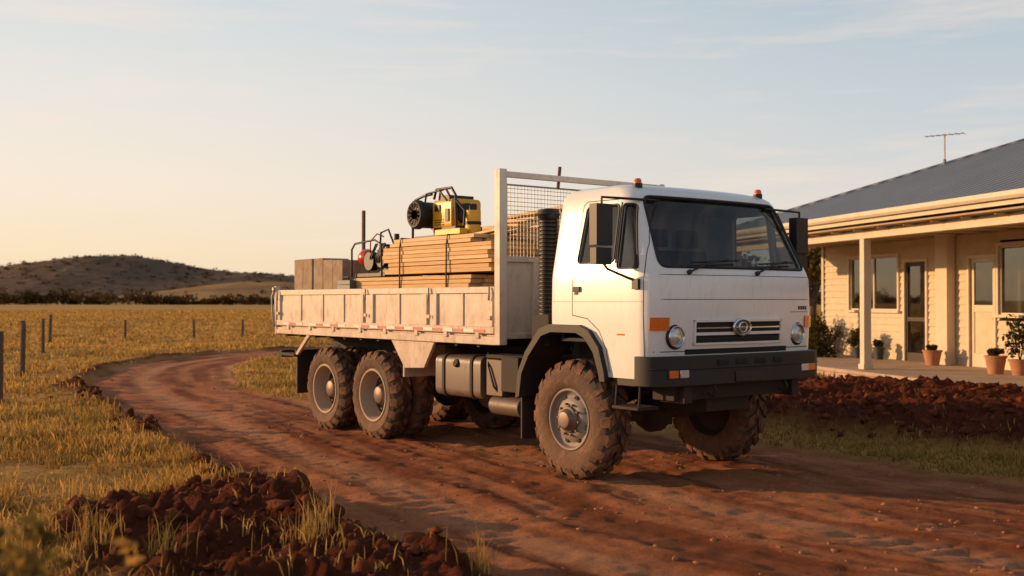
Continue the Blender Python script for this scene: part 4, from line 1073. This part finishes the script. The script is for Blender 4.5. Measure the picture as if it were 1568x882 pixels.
pot(-.9,2.2,.20,.34,POT,.10,gc,.10); pot(1.9,1.7,.2,.36,POT,.12,gc,.12); pot(2.35,1.9,.2,.30,POT,.9,gc,.35)

def shrub(name,x_,y_,r_,h_,cols,k=10,leaf=.05,nl=140):
    b=B(); z0=gz(x_,y_)
    for i in range(8):
        a=random.uniform(0,6.28); b.tube([(x_,y_,z0-.05),(x_+math.cos(a)*r_*.3,y_+math.sin(a)*r_*.3,z0+h_*.4),(x_+math.cos(a)*r_*.7,y_+math.sin(a)*r_*.7,z0+h_*.85)],.014,BARK,5)
    o=b.obj(name)
    foliage([(x_+random.uniform(-1,1)*r_*.6,y_+random.uniform(-1,1)*r_*.6,z0+h_*random.uniform(.3,.85)) for _ in range(k)],[(r_*.4,r_*.4,h_*.2)]*k,nl,leaf,cols,'leaves',parent=o)
shrub('garden_shrub',8.4,29.3,.8,1.1,[(0.12,0.095,0.035),(0.18,0.125,0.045)])
shrub('garden_shrub',7.9,27.9,.6,.9,[(0.14,0.12,0.04),(0.08,0.08,0.03)])
def tree(name,x_,y_,h_,cr,cols,k=34,nl=150,leaf=.11):
    b=B(); z0=gz(x_,y_); top=Vector((x_+.2,y_,z0+h_*.55))
    b.cyl((x_,y_,z0-.2),top,.20,BARK,10,.11); cs=[];rs=[]
    for i in range(9):
        a=2*math.pi*i/9+random.uniform(-.3,.3); zz=random.uniform(.3,.55); s_=Vector((x_,y_,z0+h_*zz)); e_=s_+Vector((math.cos(a)*cr*random.uniform(.5,.9),math.sin(a)*cr*random.uniform(.5,.9),h_*random.uniform(.2,.45)))
        m_=(s_+e_)/2+Vector((0,0,-.1*h_*random.random())); b.tube([s_,m_,e_],.05,BARK,6)
        for j in range(k//9+1):
            cs.append(tuple(e_+Vector((random.gauss(0,cr*.25),random.gauss(0,cr*.25),random.gauss(0,h_*.09))))); rs.append((cr*random.uniform(.18,.34),)*2+(h_*random.uniform(.06,.12),))
    o=b.obj(name); foliage(cs,rs,nl,leaf,cols,'leaves',parent=o)
tree('eucalyptus_tree',12.7,46,4.2,1.8,[(0.15,0.11,0.04),(0.20,0.14,0.05),(0.10,0.08,0.03)])
tree('eucalyptus_tree',10.2,52,3.8,1.9,[(0.15,0.11,0.04),(0.10,0.08,0.03)])
tree('eucalyptus_tree',15.5,58,5.0,2.4,[(0.15,0.11,0.04),(0.10,0.08,0.03)])

b=B(); wc=(-1.13,2.5); z0=gz(*wc); cs=[];rs=[]
for i in range(26):
    a=random.uniform(0,6.28); rr_=random.uniform(.02,.30); hh=random.uniform(.92,1.17)-rr_*.5
    e_=(wc[0]+math.cos(a)*rr_,wc[1]+math.sin(a)*rr_*.7,z0+hh)
    b.tube([(wc[0]+random.uniform(-.06,.06),wc[1]+random.uniform(-.06,.06),z0-.02),(wc[0]+math.cos(a)*rr_*.5,wc[1]+math.sin(a)*rr_*.4,z0+hh*.6),e_],.003,M['wooddark'],4)
    for q in(.8,.9,1.0): cs.append((wc[0]+math.cos(a)*rr_*q,wc[1]+math.sin(a)*rr_*q*.7,z0+hh*q)); rs.append((.035,.035,.035))
w_=b.obj('roadside_weed'); foliage(cs,rs,9,.026,[(0.16,0.12,0.03),(0.42,0.25,0.06),(0.60,0.34,0.08)],'leaves',parent=w_)

# ================================================================ LIGHT
EL=11.0; S=Vector((-.955,.25,0)).normalized(); az=math.atan2(S.x,S.y)
sun=bpy.data.lights.new('sun','SUN'); sun.energy=5.0; sun.angle=math.radians(.6); sun.color=(1.0,.58,.27)
so_=bpy.data.objects.new('sun',sun); COL.objects.link(so_)
dirv=Vector((S.x*math.cos(math.radians(EL)),S.y*math.cos(math.radians(EL)),math.sin(math.radians(EL))))
so_.rotation_euler=dirv.to_track_quat('Z','Y').to_euler(); so_.location=dirv*60
wd=bpy.data.worlds.new('World'); scene.world=wd; wd.use_nodes=True; nt=wd.node_tree; N=nt.nodes; L=nt.links
bg=N['Background']; sky=N.new('ShaderNodeTexSky'); sky.sky_type='NISHITA'; sky.sun_disc=False; sky.sun_elevation=math.radians(EL); sky.sun_rotation=az
sky.air_density=1.0; sky.dust_density=3.0; sky.ozone_density=1.0; sky.altitude=200
tc=N.new('ShaderNodeTexCoord')
sep=N.new('ShaderNodeSeparateXYZ'); L.new(tc.outputs['Generated'],sep.inputs[0])
def wramp(stops,src):
    r=N.new('ShaderNodeValToRGB'); e=r.color_ramp.elements
    e[0].position=stops[0][0]; e[0].color=(*stops[0][1],1); e[1].position=stops[-1][0]; e[1].color=(*stops[-1][1],1)
    for q,c in stops[1:-1]: z=e.new(q); z.color=(*c,1)
    L.new(src,r.inputs['Fac']); return r.outputs['Color']
sunr=wramp([(0,(1.0,.72,.42)),(.04,(1.0,.80,.55)),(.10,(.98,.84,.69)),(.18,(.86,.82,.76)),(.29,(.66,.73,.77)),(.5,(.35,.41,.47)),(1,(.17,.23,.32))],sep.outputs['Z'])
awr=wramp([(0,(.86,.71,.57)),(.08,(.76,.73,.69)),(.17,(.60,.66,.70)),(.28,(.46,.56,.64)),(.5,(.23,.29,.36)),(1,(.12,.17,.26))],sep.outputs['Z'])
dt=N.new('ShaderNodeVectorMath'); dt.operation='DOT_PRODUCT'; dt.inputs[1].default_value=tuple(S); L.new(tc.outputs['Generated'],dt.inputs[0])
ms=N.new('ShaderNodeMapRange'); ms.interpolation_type='SMOOTHSTEP'; ms.inputs['From Min'].default_value=-.25; ms.inputs['From Max'].default_value=.62; L.new(dt.outputs['Value'],ms.inputs['Value'])
veil=N.new('ShaderNodeMix'); veil.data_type='RGBA'; L.new(ms.outputs[0],veil.inputs['Factor']); L.new(awr,veil.inputs['A']); L.new(sunr,veil.inputs['B'])
vs_=N.new('ShaderNodeVectorMath'); vs_.operation='SCALE'; vs_.inputs['Scale'].default_value=1/0.15; L.new(veil.outputs['Result'],vs_.inputs[0])
m0=N.new('ShaderNodeMix'); m0.data_type='RGBA'; m0.inputs['Factor'].default_value=.90; L.new(sky.outputs[0],m0.inputs['A']); L.new(vs_.outputs[0],m0.inputs['B'])
mp=N.new('ShaderNodeMapping'); mp.inputs['Scale'].default_value=(1.2,1.2,12); mp.inputs['Rotation'].default_value=(.05,.06,0); L.new(tc.outputs['Generated'],mp.inputs[0])
n=N.new('ShaderNodeTexNoise'); n.inputs['Scale'].default_value=2.2; n.inputs['Detail'].default_value=8; n.inputs['Roughness'].default_value=.62; L.new(mp.outputs[0],n.inputs['Vector'])
r=N.new('ShaderNodeValToRGB'); r.color_ramp.elements[0].position=.50; r.color_ramp.elements[1].position=.80; r.color_ramp.elements[0].color=(0,0,0,1); r.color_ramp.elements[1].color=(.75,.75,.75,1); L.new(n.outputs['Fac'],r.inputs['Fac'])
mx=N.new('ShaderNodeMix'); mx.data_type='RGBA'; mx.inputs['B'].default_value=(6.5,5.3,4.4,1); L.new(r.outputs[0],mx.inputs['Factor']); L.new(m0.outputs['Result'],mx.inputs['A'])
L.new(mx.outputs['Result'],bg.inputs[0]); bg.inputs[1].default_value=0.15

# ================================================================ CAMERA
cam=bpy.data.cameras.new('camera'); co=bpy.data.objects.new('camera',cam); COL.objects.link(co); scene.camera=co
cam.sensor_width=36; cam.lens=36*1654/1568; cam.clip_end=12000; cam.clip_start=.05
co.location=(0,0,1.7); co.rotation_euler=(math.radians(90+.66),0,0)
cam.dof.use_dof=True; cam.dof.focus_distance=10.6; cam.dof.aperture_fstop=2.0
scene.view_settings.view_transform='Standard'; scene.view_settings.look='None'; scene.view_settings.exposure=0
